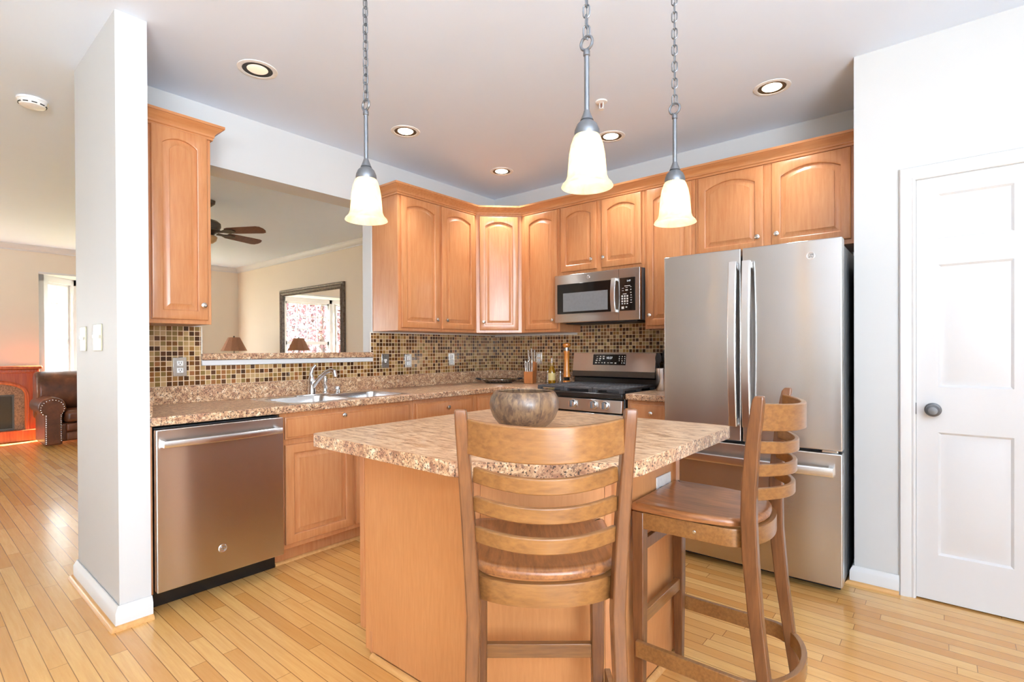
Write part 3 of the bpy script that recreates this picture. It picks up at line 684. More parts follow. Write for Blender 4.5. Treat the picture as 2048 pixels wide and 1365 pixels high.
# mosaic tile, two walls
TT = 0.008
tm = MB()
us = [-3.128, OY0, OY1 - 0.012, -0.0005]; zs = [bsz + 0.0005, 1.133, 1.358, 1.3695]
tl = wall_grid(us, zs, lambda i, j: (j == 0) or (i == 0) or (i == 2 and j == 1), lambda u, t_, z: (0.0006 + TT * t_, u, z))
struct('wall_tile_sink', tl, 'tile')
us = [TT + 0.001, 0.985, 2.19]; zs = [bsz + 0.0005 - 0.10, 1.350, 1.436]
tl = wall_grid(us, [bsz + 0.0005, 1.350, 1.436], lambda i, j: j == 0 or i == 1, lambda u, t_, z: (u, -0.0006 - TT * t_, z))
struct('wall_tile_range', tl, 'tile')
cl = MB().box(0.0006, 0.0105, OY1 - 0.012, -0.0005, 1.3585, 1.3665).box(0.0006, 0.0105, OY1 - 0.018, OY1 - 0.0125, 1.134, 1.3665).box(0.0006, 0.0105, OY0 + 0.0005, OY0 + 0.006, 1.134, 1.3695)
cl.box(0.011, 0.980, -0.0105, -0.0006, 1.3505, 1.3605).box(0.9795, 0.9845, -0.0105, -0.0006, 1.3505, 1.437).box(0.9850, 1.776, -0.0105, -0.0006, 1.4365, 1.441)
struct('trim_9', cl, 'caulk')

# ------------------------------------------------------------------ sink and faucet
sk = thing('sink', 'stainless double-bowl drop-in sink below the pass-through', 'sink', (0.35, -2.0, CT))
def bowl_sink(mb, x0, x1, y0, y1, zt, zb, r=0.05):
    def rr(i, z, rad):
        pts = []
        for cx, cy, a0 in ((x1 - i - rad, y1 - i - rad, 0), (x0 + i + rad, y1 - i - rad, pi / 2), (x0 + i + rad, y0 + i + rad, pi), (x1 - i - rad, y0 + i + rad, 1.5 * pi)):
            for k in range(7): a = a0 + k * pi / 12; pts.append((cx + rad * cos(a), cy + rad * sin(a), z))
        return pts
    mb.rings([rr(0, zt, r), rr(0.004, zt - 0.006, r), rr(0.012, zb + 0.03, r), rr(0.03, zb + 0.004, r), rr(0.06, zb, r * 0.6)], True, False, True); return rr
rim = MB()
x0, x1, y0, y1 = SX0 - 0.015, SX1 + 0.015, SY0 - 0.015, SY1 + 0.015
ym = (SY0 + SY1) / 2; b1 = (0.185, 0.572, SY0 + 0.012, ym - 0.014); b2 = (0.185, 0.572, ym + 0.014, SY1 - 0.012)
rz = CT + 0.003
def rrect(x0, x1, y0, y1, r, n=7):
    pts = []
    for cx, cy, a0 in ((x1 - r, y1 - r, 0), (x0 + r, y1 - r, pi / 2), (x0 + r, y0 + r, pi), (x1 - r, y0 + r, 1.5 * pi)):
        for k in range(n): a = a0 + k * pi / 2 / (n - 1); pts.append((cx + r * cos(a), cy + r * sin(a)))
    return pts
def deck_half(mb, bowl, ya, yb):
    """deck plate round one bowl: ring between the bowl outline and the half-rim rectangle, then the bowl itself"""
    inn = rrect(*bowl, 0.06); X0, X1, Y0, Y1 = x0, x1, ya, yb; out = []
    for (a, b) in inn:
        cx, cy = (bowl[0] + bowl[1]) / 2, (bowl[2] + bowl[3]) / 2; dx_, dy_ = a - cx, b - cy
        # push each point outwards to the rectangle
        tx = ((X1 - cx) if dx_ > 0 else (cx - X0)) / max(abs(dx_), 1e-6); ty = ((Y1 - cy) if dy_ > 0 else (cy - Y0)) / max(abs(dy_), 1e-6)
        k = min(tx, ty); out.append((cx + dx_ * k, cy + dy_ * k))
    rs = [[(a, b, rz) for a, b in out], [(a, b, rz + 0.001) for a, b in rrect(bowl[0] - 0.006, bowl[1] + 0.006, bowl[2] - 0.006, bowl[3] + 0.006, 0.064)], [(a, b, rz - 0.003) for a, b in inn]]
    for i, z, r in ((0.006, CT - 0.03, 0.058), (0.014, CT - 0.14, 0.055), (0.035, CT - 0.172, 0.05), (0.08, CT - 0.176, 0.04)):
        rs.append([(a, b, z) for a, b in rrect(bowl[0] + i, bowl[1] - i, bowl[2] + i, bowl[3] - i, r)])
    mb.rings(rs, True, False, True)
for b, (ya, yb) in ((b1, (y0, ym)), (b2, (ym, y1))):
    mb = MB(); deck_half(mb, b, ya, yb); build('basin', mb, 'sink_steel', sk)
build('sink_rim', MB().sweep([(x0, y0, rz - 0.0025), (x1, y0, rz - 0.0025), (x1, y1, rz - 0.0025), (x0, y1, rz - 0.0025)], [(-0.003, 0), (0.003, 0), (0.002, 0.0026), (-0.003, 0.003)], closed=True), 'sink_steel', sk)
for b in (b1, b2):
    c = ((b[0] + b[1]) / 2, (b[2] + b[3]) / 2)
    build('drain', MB().lathe([(0.045, 0), (0.042, 0.003), (0.034, 0.001), (0.001, 0.0005)], (c[0], c[1], CT - 0.1758), 20), 'chrome', sk)
fx, fy = 0.152, -2.052
fa = thing('faucet', 'chrome single-lever kitchen faucet behind the sink', 'faucet', (fx, fy, rz))
build('deck_plate', MB().prism(rrect(fx - 0.028, fx + 0.028, fy - 0.125, fy + 0.122, 0.027), rz + 0.0008, rz + 0.009), 'chrome', fa, 0.003)
build('faucet_body', MB().lathe([(0.027, 0.009), (0.026, 0.03), (0.023, 0.06), (0.024, 0.085), (0.0265, 0.095), (0.026, 0.112), (0.019, 0.125), (0.001, 0.129)], (fx, fy, rz), 24), 'chrome', fa)
sp = [(fx + 0.004, fy + 0.002, rz + 0.045), (fx + 0.025, fy + 0.012, rz + 0.080), (fx + 0.062, fy + 0.030, rz + 0.125), (fx + 0.105, fy + 0.048, rz + 0.160), (fx + 0.140, fy + 0.062, rz + 0.172), (fx + 0.164, fy + 0.071, rz + 0.164), (fx + 0.172, fy + 0.075, rz + 0.128)]
build('spout', MB().tube(sp, [0.014, 0.016, 0.015, 0.0145, 0.015, 0.017, 0.016], 14), 'chrome', fa)
build('lever', MB().tube([(fx, fy, rz + 0.115), (fx - 0.004, fy - 0.004, rz + 0.145), (fx - 0.002, fy + 0.006, rz + 0.180), (fx + 0.004, fy + 0.026, rz + 0.204)], [0.017, 0.014, 0.0125, 0.010], 12), 'chrome', fa)
sy = -1.842
spr = thing('side_sprayer', 'chrome side sprayer just right of the faucet', 'sprayer', (0.152, -1.953, rz + 0.0092))
build('base', MB().lathe([(0.020, 0.001), (0.019, 0.008), (0.014, 0.014), (0.013, 0.03)], (0.152, -1.953, rz + 0.0092), 18), 'chrome', spr)
build('spray_head', MB().lathe([(0.0125, 0.03), (0.014, 0.05), (0.015, 0.075), (0.016, 0.10), (0.012, 0.116), (0.001, 0.118)], (0.152, -1.953, rz + 0.0092), 18), 'chrome', spr)
sd = thing('air_gap_cap', 'short chrome air gap cap on the sink deck, right of the sprayer', 'air gap', (0.152, -1.858, rz))
build('cap', MB().lathe([(0.017, 0.001), (0.017, 0.028), (0.022, 0.030), (0.022, 0.045), (0.018, 0.051), (0.001, 0.052)], (0.152, -1.858, rz), 18), 'chrome', sd)

# ------------------------------------------------------------------ dishwasher
XD = 0.683; dy0, dy1 = -3.112, -2.512
dw = thing('dishwasher', 'stainless steel dishwasher under the counter, beside the stub wall', 'dishwasher', (0.35, -2.81, 0))
build('tub', MB().box(0.02, 0.628, dy0 + 0.006, dy1 - 0.006, 0.10, 0.862), 'black_matte', dw)
build('door', MB().box(0.630, XD, dy0, dy1 - 0.003, 0.103, 0.858), 'steel', dw, 0.004, seg=3)
build('toe_kick', MB().box(0.50, 0.575, dy0 + 0.003, dy1 - 0.003, 0.0005, 0.098), 'black', dw, 0.002)
hb = []
for k in range(13):
    s = k / 12; yy = dy0 + 0.022 + (dy1 - dy0 - 0.046) * s; xx = XD + 0.030 + 0.014 * (1 - (2 * s - 1) ** 2); hb.append((xx, yy, 0.792))
hd = MB().sweep(hb, [(-0.008, -0.016), (0.008, -0.016), (0.010, -0.012), (0.010, 0.012), (0.008, 0.016), (-0.008, 0.016)])
hd.box(XD - 0.002, XD + 0.032, dy0 + 0.022, dy0 + 0.040, 0.776, 0.808).box(XD - 0.002, XD + 0.032, dy1 - 0.044, dy1 - 0.026, 0.776, 0.808)
build('handle', hd, 'steel_bright', dw, 0.002)
def badge(o, udir, ndir, r, parent):
    """round maker's emblem: raised ring, disc and script curls"""
    o, u, n = Vector(o), Vector(udir).normalized(), Vector(ndir).normalized(); v = n.cross(u)
    P = lambda a, b, d: o + u * a + v * b + n * d
    mb = MB(); N = 28
    prof = [(r, 0), (r, 0.0022), (r * 0.93, 0.0028), (r * 0.84, 0.0024), (r * 0.80, 0.0012), (0.0003, 0.0012)]
    mb.rings([[P(q * cos(2 * pi * i / N), q * sin(2 * pi * i / N), d) for i in range(N)] for q, d in prof])
    e = build('emblem', mb, 'steel_bright', parent)
    c = MB()
    g = [(-0.10 + 0.30 * cos(a), 0.05 + 0.40 * sin(a)) for a in [0.7 + k * 0.38 for k in range(13)]]
    q = [(0.30 + 0.26 * cos(a), 0.02 + 0.36 * sin(a)) for a in [0.1 + k * 0.38 for k in range(14)]]
    for cv in (g, q): c.tube([P(a * r, b * r, 0.0018) for a, b in cv], r * 0.055, 6)
    for k in range(4):
        a0 = k * pi / 2 + 0.4; c.tube([P(r * 0.68 * cos(a0 + j * 0.14), r * 0.68 * sin(a0 + j * 0.14) * (1 - 0.05 * j), 0.0018) for j in range(7)], r * 0.035, 6)
    build('monogram', c, 'pewter', e); return e
badge((XD, -2.829, 0.231), (0, 1, 0), (1, 0, 0), 0.020, dw)

# ------------------------------------------------------------------ range
gx0, gx1 = 1.014, 1.776
rg = thing('gas_range', 'stainless gas range with black cooktop between the base cabinets', 'range', (1.395, -0.33, 0))
FY = -0.672
build('range_body', MB().box(gx0, gx1, FY + 0.03, -0.012, 0.02, 0.905), 'black', rg, 0.004)
build('cooktop', MB().box(gx0 - 0.002, gx1 + 0.002, FY - 0.012, -0.10, 0.872, 0.912), 'black', rg, 0.010, seg=3)
build('control_panel', MB().extr([(gx0, FY - 0.004, 0.865), (gx0, FY - 0.012, 0.775), (gx0, FY + 0.04, 0.775), (gx0, FY + 0.04, 0.865)], (gx1 - gx0 - 0.006, 0, 0)), 'steel_warm', rg, 0.004)
ov = build('oven_door', MB().box(gx0 + 0.002, gx1 - 0.008, FY - 0.012, FY + 0.03, 0.20, 0.765), 'steel_warm', rg, 0.004)
build('window', MB().box(gx0 + 0.10, gx1 - 0.10, FY - 0.0145, FY - 0.0115, 0.30, 0.62), 'black_glass', ov, 0.003)
build('oven_handle', MB().tube([(gx0 + 0.05, FY - 0.012, 0.70), (gx0 + 0.05, FY - 0.06, 0.70), (gx1 - 0.06, FY - 0.06, 0.70), (gx1 - 0.06, FY - 0.012, 0.70)], 0.011, 12), 'steel_bright', ov)
vt = MB()
for k in range(9):
    a = gx0 + 0.05 + k * 0.075; vt.box(a, a + 0.055, FY - 0.0135, FY - 0.0115, 0.742, 0.750)
build('vent_slot', vt, 'print_dark', ov)
build('storage_drawer', MB().box(gx0 + 0.002, gx1 - 0.008, FY - 0.010, FY + 0.03, 0.05, 0.19), 'steel_warm', rg, 0.004)
for x in (1.10, 1.20, 1.375, 1.548, 1.642):
    kn = MB(); n = 24
    kn.lathe([(0.031, 0.0), (0.031, 0.004), (0.0265, 0.006), (0.0255, 0.028), (0.0235, 0.033), (0.001, 0.033)], (x, FY - 0.0075, 0.826), n, '-y')
    kb_ = build('burner_knob', kn, 'steel_bright', rg)
    build('grip', MB().box(x - 0.005, x + 0.005, FY - 0.052, FY - 0.036, 0.803, 0.849), 'pewter', kb_, 0.002)
for (x, y, r) in ((1.16, -0.52, 0.045), (1.16, -0.24, 0.036), (1.395, -0.38, 0.05), (1.63, -0.52, 0.05), (1.63, -0.24, 0.04)):
    build('burner', MB().lathe([(r + 0.012, 0.909), (r + 0.008, 0.918), (r, 0.920), (r, 0.928), (r * 0.6, 0.931), (0.001, 0.931)], (x, y, 0), 24), 'iron', rg)
for k in range(3):
    a0 = gx0 + 0.012 + k * 0.247; a1 = a0 + 0.243; y0g, y1g = FY + 0.022, -0.125; g = MB(); b = 0.011; z0g, z1g = 0.930, 0.945
    g.box(a0, a1, y0g, y0g + b, z0g, z1g).box(a0, a1, y1g - b, y1g, z0g, z1g).box(a0, a0 + b, y0g, y1g, z0g, z1g).box(a1 - b, a1, y0g, y1g, z0g, z1g)
    for j in range(1, 4): g.box(a0 + (a1 - a0) * j / 4 - b / 2, a0 + (a1 - a0) * j / 4 + b / 2, y0g, y1g, z0g, z1g - 0.001)
    for j in range(1, 9):
        yy = y0g + (y1g - y0g) * j / 9; g.box(a0, a1, yy - 0.004, yy + 0.004, z0g + 0.003, z1g + 0.002)
    for (xx, yy) in ((a0, y0g), (a1 - 0.03, y0g), (a0, y1g - 0.03), (a1 - 0.03, y1g - 0.03), (a0, (y0g + y1g) / 2), (a1 - 0.03, (y0g + y1g) / 2)):
        g.box(xx, xx + 0.03, yy, yy + 0.03, 0.911, z0g)
    build('grate', g, 'iron', rg, 0.0015, seg=1)
# back guard with leaning steel face
bgp = [(-0.012, 0.912), (-0.10, 0.912), (-0.092, 0.985), (-0.130, 0.990), (-0.100, 1.192), (-0.012, 1.192)]
build('back_guard', MB().extr([(gx0 - 0.006, y, z) for y, z in bgp], (gx1 - gx0 + 0.012, 0, 0)), 'black', rg, 0.004)
nb = Vector((0, -0.202, -0.030)).normalized()        # outward normal of leaning face
def face_pt(x, s, d=0.0):      # s: 0 bottom .. 1 top
    return Vector((x, -0.130 + 0.030 * s, 0.990 + 0.202 * s)) + Vector((0, -0.989, 0.147)) * d
def face_box(mb, x0, x1, s0, s1, d0, d1, lean=0.0):
    q = [(x0, s0), (x1, s0), (x1 + lean, s1), (x0 + lean, s1)]
    mb.rings([[face_pt(a, b, d0) for a, b in q], [face_pt(a, b, d1) for a, b in q]]); return mb
fc = build('back_guard_face', face_box(MB(), gx0 - 0.004, gx1 - 0.012, 0.24, 0.995, 0.0005, 0.006), 'steel_warm', rg, 0.002)
build('lower_band', face_box(MB(), gx0 - 0.004, gx1 - 0.012, 0.02, 0.235, 0.0005, 0.006), 'bronze', rg, 0.002)
cp = build('clock_panel', face_box(MB(), 1.208, 1.510, 0.50, 0.93, 0.0062, 0.0085), 'black_glass', rg, 0.001)
mk = MB()
for (a, b, ww, hh) in [(0.04, .80, .014, .03), (0.07, .80, .012, .05), (0.10, .80, .016, .06), (0.04, .60, .014, .03), (0.068, .60, .018, .05), (0.10, .60, .014, .06), (0.035, .42, .016, .05), (0.064, .42, .014, .05),
                       (0.03, .20, .016, .05), (0.058, .20, .014, .03), (0.088, .20, .012, .04), (0.112, .20, .01, .06), (0.145, .20, .016, .03), (0.176, .20, .022, .03), (0.212, .18, .016, .06),
                       (0.245, .80, .008, .05), (0.27, .80, .008, .05), (0.292, .80, .008, .05), (0.245, .60, .010, .05), (0.268, .60, .008, .05), (0.292, .60, .010, .05), (0.245, .42, .006, .05), (0.27, .40, .010, .05), (0.292, .40, .007, .04), (0.268, .20, .007, .05), (0.29, .20, .012, .05)]:
    s0 = 0.50 + 0.43 * (b - hh); s1 = 0.50 + 0.43 * (b + hh); x = 1.208 + a; face_box(mk, x - ww / 2, x + ww / 2, s0, s1, 0.0086, 0.0090)
build('keypad_legend', mk, 'mark', cp)
o_ = face_pt(1.332, 0.745, 0.0087)
build('clock_digits', text_mesh('10:27', 0.026, o_, (1, 0, 0), Vector((0, -0.989, 0.147))), 'display', cp)

# ------------------------------------------------------------------ microwave
mx0, mx1, my, mz0, mz1 = 1.0195, 1.7755, -0.405, 1.4375, 1.8245
mw = thing('microwave', 'stainless over-the-range microwave with black window', 'microwave', (1.4, -0.2, mz0))
build('case', MB().box(mx0 + 0.004, mx1 - 0.004, my + 0.035, -0.012, mz0 + 0.004, mz1 - 0.0005), 'grey_side', mw, 0.003)
fr = MB(); mm = map_plane((0, my, 0), (1, 0, 0), (0, -1, 0))
build('front_frame', MB().box(mx0, mx1, my, my + 0.034, mz0, mz1 - 0.001), 'steel_warm', mw, 0.005, seg=3)
dwn = build('door_glass', MB().box(1.0465, 1.541, my - 0.003, my - 0.0005, 1.508, 1.7475), 'black_glass', mw, 0.002)
build('window_mesh', MB().box(1.105, 1.5115, my - 0.0040, my - 0.0031, 1.5245, 1.674), 'oven_window', dwn)
hpts = [(1.572, my - 0.022 - 0.016 * (1 - (2 * k / 10 - 1) ** 2), 1.500 + 0.255 * k / 10) for k in range(11)]
build('handle', MB().sweep(hpts, [(-0.018, -0.006), (0.018, -0.006), (0.018, 0.006), (-0.018, 0.006)], up=(0, -1, 0)).box(1.556, 1.588, my - 0.024, my - 0.0005, 1.500, 1.520).box(1.556, 1.588, my - 0.024, my - 0.0005, 1.735, 1.755), 'steel_bright', mw, 0.002)
build('door_seam', MB().box(1.6035, 1.6050, my - 0.0008, my - 0.0004, mz0 + 0.004, mz1 - 0.004), 'print_dark', mw)
kp = build('keypad', MB().box(1.611, 1.738, my - 0.003, my - 0.0005, 1.508, 1.7525), 'black_glass', mw, 0.002)
mk = MB()
def bx(u, z, w_, h_): mk.box(u - w_ / 2, u + w_ / 2, my - 0.0036, my - 0.0031, z - h_ / 2, z + h_ / 2)
bx(1.676, 1.691, 0.046, 0.004); bx(1.640, 1.675, 0.016, 0.003); bx(1.670, 1.678, 0.018, 0.003); bx(1.704, 1.682, 0.012, 0.003)
bx(1.640, 1.657, 0.014, 0.003); bx(1.670, 1.660, 0.020, 0.008); bx(1.704, 1.662, 0.008, 0.007); bx(1.704, 1.640, 0.010, 0.006); bx(1.654, 1.632, 0.030, 0.004)
for r_ in range(3):
    for c2 in range(3): bx(1.634 + c2 * 0.021, 1.616 - r_ * 0.019, 0.013, 0.012)
for c2 in range(3): bx(1.634 + c2 * 0.021, 1.560, 0.010, 0.008)
bx(1.638, 1.530, 0.020, 0.018); bx(1.668, 1.534, 0.012, 0.008); bx(1.706, 1.603, 0.016, 0.003); bx(1.706, 1.566, 0.016, 0.003)
for zc, sg in ((1.622, 1), (1.584, -1)): mk.extr([(1.700, my - 0.0031, zc - sg * 0.004), (1.712, my - 0.0031, zc - sg * 0.004), (1.706, my - 0.0031, zc + sg * 0.005)], (0, -0.0005, 0))
build('keypad_legend', mk, 'mark', kp)
build('clock_digits', text_mesh('5:47', 0.018, (1.672, my - 0.0031, 1.722), (1, 0, 0), (0, -1, 0)), 'display', kp)
badge((1.340, my, 1.787), (1, 0, 0), (0, -1, 0), 0.013, mw)
build('underside_vent', MB().box(mx0 + 0.06, mx1 - 0.06, my + 0.08, -0.06, mz0 - 0.008, mz0 + 0.004), 'black_matte', mw)

# ------------------------------------------------------------------ refrigerator
rx0, rx1, ry, rtop = 2.180, 3.090, -0.920, 1.769
fg = thing('refrigerator', 'tall stainless french-door refrigerator beside the pantry wall', 'refrigerator', (2.63, -0.5, 0))
build('case', MB().box(rx0 + 0.006, rx1 - 0.006, ry + 0.075, -0.04, 0.03, 1.745), 'grey_side', fg, 0.006)
sp_ = 2.6225
def dbox(x0, x1, z0, z1):
    # slightly bowed front
    mb = MB(); N = 10; fr_ = []
    for k in range(N + 1):
        s = k / N; fr_.append((x0 + (x1 - x0) * s, ry - 0.006 * (1 - (2 * s - 1) ** 2)))
    poly = fr_ + [(x1, ry + 0.068), (x0, ry + 0.068)]
    return mb.prism(poly, z0, z1)
dl = build('left_door', dbox(rx0, sp_ - 0.004, 0.715, rtop), 'steel', fg, 0.005, seg=3)
dr_ = build('right_door', dbox(sp_ + 0.004, rx1, 0.715, rtop), 'steel', fg, 0.005, seg=3)
fd = build('freezer_drawer', dbox(rx0, rx1, 0.042, 0.700), 'steel', fg, 0.005, seg=3)
def vhandle(xc, parent):
    pts = [(xc, ry - 0.034 - 0.026 * (1 - (2 * k / 14 - 1) ** 2), 0.800 + 0.895 * k / 14) for k in range(15)]
    mb = MB().sweep(pts, [(-0.022, -0.007), (0.022, -0.007), (0.022, 0.006), (0.018, 0.010), (-0.018, 0.010), (-0.022, 0.006)], up=(0, -1, 0))
    mb.box(xc - 0.016, xc + 0.016, ry - 0.036, ry - 0.003, 0.803, 0.835).box(xc - 0.016, xc + 0.016, ry - 0.036, ry - 0.003, 1.660, 1.692)
    build('handle', mb, 'steel_bright', parent, 0.0015)
vhandle(2.587, dl); vhandle(2.657, dr_)
pts = [(2.215 + 0.84 * k / 14, ry - 0.034 - 0.022 * (1 - (2 * k / 14 - 1) ** 2), 0.613) for k in range(15)]
build('handle', MB().sweep(pts, [(-0.008, -0.022), (0.008, -0.022), (0.010, -0.016), (0.010, 0.016), (0.008, 0.022), (-0.008, 0.022)]).box(2.216, 2.24, ry - 0.036, ry - 0.002, 0.594, 0.632).box(3.03, 3.054, ry - 0.036, ry - 0.002, 0.594, 0.632), 'steel_bright', fd, 0.0015)
badge((2.955, ry - 0.0032, 1.690), (1, 0, 0), (0, -1, 0), 0.019, dr_)
build('hinge_cover', MB().box(rx1 - 0.10, rx1 - 0.012, ry + 0.02, ry + 0.14, 1.7455, 1.765), 'grey_side', fg, 0.003)
build('hinge', MB().box(rx1 - 0.09, rx1 - 0.02, ry + 0.01, ry + 0.05, 0.7005, 0.7145), 'nickel', fg, 0.003)
build('hinge_cover', MB().box(rx0 + 0.012, rx0 + 0.10, ry + 0.02, ry + 0.14, 1.7455, 1.765), 'grey_side', fg, 0.003)
build('base_grille', MB().box(rx0 + 0.02, rx1 - 0.02, ry + 0.09, ry + 0.13, 0.0005, 0.04), 'black_matte', fg)

# ------------------------------------------------------------------ island
il = thing('kitchen_island', 'maple kitchen island with veneer panels and a cut front corner', 'island', (2.2, -2.25, 0))
bx0, by0, bx1, by1 = 1.640, -2.670, 2.635, -1.860
chA, chB = (2.285, by0), (bx1, -2.400)
poly = [(bx0 + 0.012, by0 + 0.004), (chA[0], by0 + 0.004), (bx1 - 0.004, chB[1]), (bx1 - 0.004, by1 - 0.01), (bx0 + 0.012, by1 - 0.01)]
inn = [(bx0 + 0.08, by0 + 0.01), (chA[0] - 0.003, by0 + 0.01), (bx1 - 0.01, chB[1] - 0.003), (bx1 - 0.01, by1 - 0.02), (bx0 + 0.08, by1 - 0.02)]
build('carcass', MB().prism(poly, 0.10, 0.868).prism(inn, 0.0, 0.0999), 'maple', il)
build('end_panel', MB().prism([(bx0 + 0.032, by0), (chA[0] - 0.001, by0), (chA[0] - 0.001, by0 + 0.0039), (bx0 + 0.032, by0 + 0.0039)], 0.022, 0.868), 'island_ply', il)
dch = (Vector(chB) - Vector(chA)).normalized(); nch = Vector((dch.y, -dch.x)); LC = (Vector(chB) - Vector(chA)).length
build('corner_panel', MB().obox(Vector(chA) + dch * 0.02, Vector(chB) - dch * 0.02, 0.022, 0.868, -0.004, 0.002), 'island_ply', il)
build('back_panel', MB().box(bx1 - 0.0039, bx1, chB[1] + 0.022, by1 - 0.03, 0.022, 0.868), 'island_ply', il)
st = MB().box(bx0, bx0 + 0.030, by0 - 0.003, by0 + 0.004, 0.10, 0.868)
build('corner_stile', st, 'maple', il, 0.001)
build('corner_stile', MB().obox(Vector(chA) - dch * 0.002, Vector(chA) + dch * 0.019, 0.022, 0.868, -0.004, 0.004).box(chA[0] - 0.045, chA[0] - 0.002, by0 - 0.004, by0 - 0.0003, 0.022, 0.868), 'maple', il, 0.001)
build('corner_stile', MB().obox(Vector(chB) - dch * 0.019, Vector(chB) + dch * 0.003, 0.022, 0.868, -0.004, 0.004).box(bx1 + 0.0003, bx1 + 0.004, chB[1], chB[1] + 0.021, 0.022, 0.868), 'maple', il, 0.001)
build('corner_stile', MB().box(bx1 - 0.003, bx1 + 0.012, by1 - 0.03, by1 + 0.006, 0.0, 0.868), 'maple', il, 0.001)
for d0, d1 in ((-2.655, -2.27), (-2.25, -1.875)):
    mI = map_plane((bx0 + 0.012, 0, 0), (0, 1, 0), (-1, 0, 0))
    build('door', ring_door(MB(), mI, d0, d1, 0.128, 0.84, arch=0), 'maple', il, smooth=30)
shp = [(0, 0)] + [(0.018 * cos(a), 0.018 * sin(a)) for a in [k * pi / 10 for k in range(6)]]
build('shoe_molding', MB().sweep([(bx0 + 0.08, by0, 0), (chA[0], by0, 0), (bx1, chB[1], 0), (bx1, by1 - 0.03, 0)], shp), 'pale_oak', il)
build('toe_block', MB().box(bx0 + 0.062, bx0 + 0.079, by0 - 0.002, by0 + 0.02, 0.016, 0.10), 'maple', il, 0.001)
# top with clipped, rounded corners
def round_poly(pts, rad, n=8):
    out = []; N = len(pts)
    for k in range(N):
        p, a, b = Vector(pts[k]), Vector(pts[k - 1]), Vector(pts[(k + 1) % N]); r = rad[k]
        d0, d1 = (a - p).normalized(), (b - p).normalized(); ang = math.acos(max(-1, min(1, d0.dot(d1)))); t_ = r / math.tan(ang / 2)
        c = p + (d0 + d1).normalized() * (r / sin(ang / 2)); s0 = p + d0 * t_ - c; s1 = p + d1 * t_ - c
        a0 = math.atan2(s0.y, s0.x); a1 = math.atan2(s1.y, s1.x); da = (a1 - a0 + pi) % (2 * pi) - pi
        for j in range(n + 1): out.append((c.x + r * cos(a0 + da * j / n), c.y + r * sin(a0 + da * j / n)))
    return out
tx0, ty0, tx1, ty1 = 1.652, -2.893, 2.818, -1.742
tp = round_poly([(tx0, ty0), (2.425, ty0), (tx1, -2.60), (tx1, ty1), (tx0, ty1)], [0.035, 0.12, 0.12, 0.035, 0.035])
itop = thing('island_countertop', 'speckled tan laminate countertop on the island with rounded front corner', 'countertop', (2.2, -2.3, 0.869))
build('edge_band', MB().prism(tp, 0.869, 0.9125), 'granite', itop, 0.001, smooth=30)
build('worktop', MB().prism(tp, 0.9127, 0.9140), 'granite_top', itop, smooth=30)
ou = thing('wall_outlet', 'white outlet plate on the end of the island above the right stool', 'outlet', (bx1, -1.99, 0.70))
build('plate', MB().box(bx1 + 0.0002, bx1 + 0.006, -2.055, -1.925, 0.662, 0.740), 'white_plastic', ou, 0.002)
sl = MB()
for y in (-2.03, -1.97): sl.box(bx1 + 0.0061, bx1 + 0.0066, y, y + 0.004, 0.69, 0.70).box(bx1 + 0.0061, bx1 + 0.0066, y + 0.012, y + 0.016, 0.69, 0.70)
build('socket_slots', sl, 'print_dark', ou)

# ------------------------------------------------------------------ bowl
bw = thing('wooden_bowl', 'round stave-built brown wooden bowl on the island countertop', 'bowl', (2.195, -2.292, 0.9141))
pf = [(0.001, 0.0), (0.072, 0.0), (0.082, 0.004), (0.104, 0.022), (0.124, 0.048), (0.135, 0.078), (0.1375, 0.100), (0.133, 0.122), (0.122, 0.140), (0.116, 0.146), (0.110, 0.147), (0.108, 0.143), (0.119, 0.124), (0.123, 0.100), (0.118, 0.070), (0.100, 0.036), (0.07, 0.018), (0.001, 0.016)]
build('bowl_body', MB().lathe(pf, (0, 0, 0), 48), 'bowl', bw, world=False)

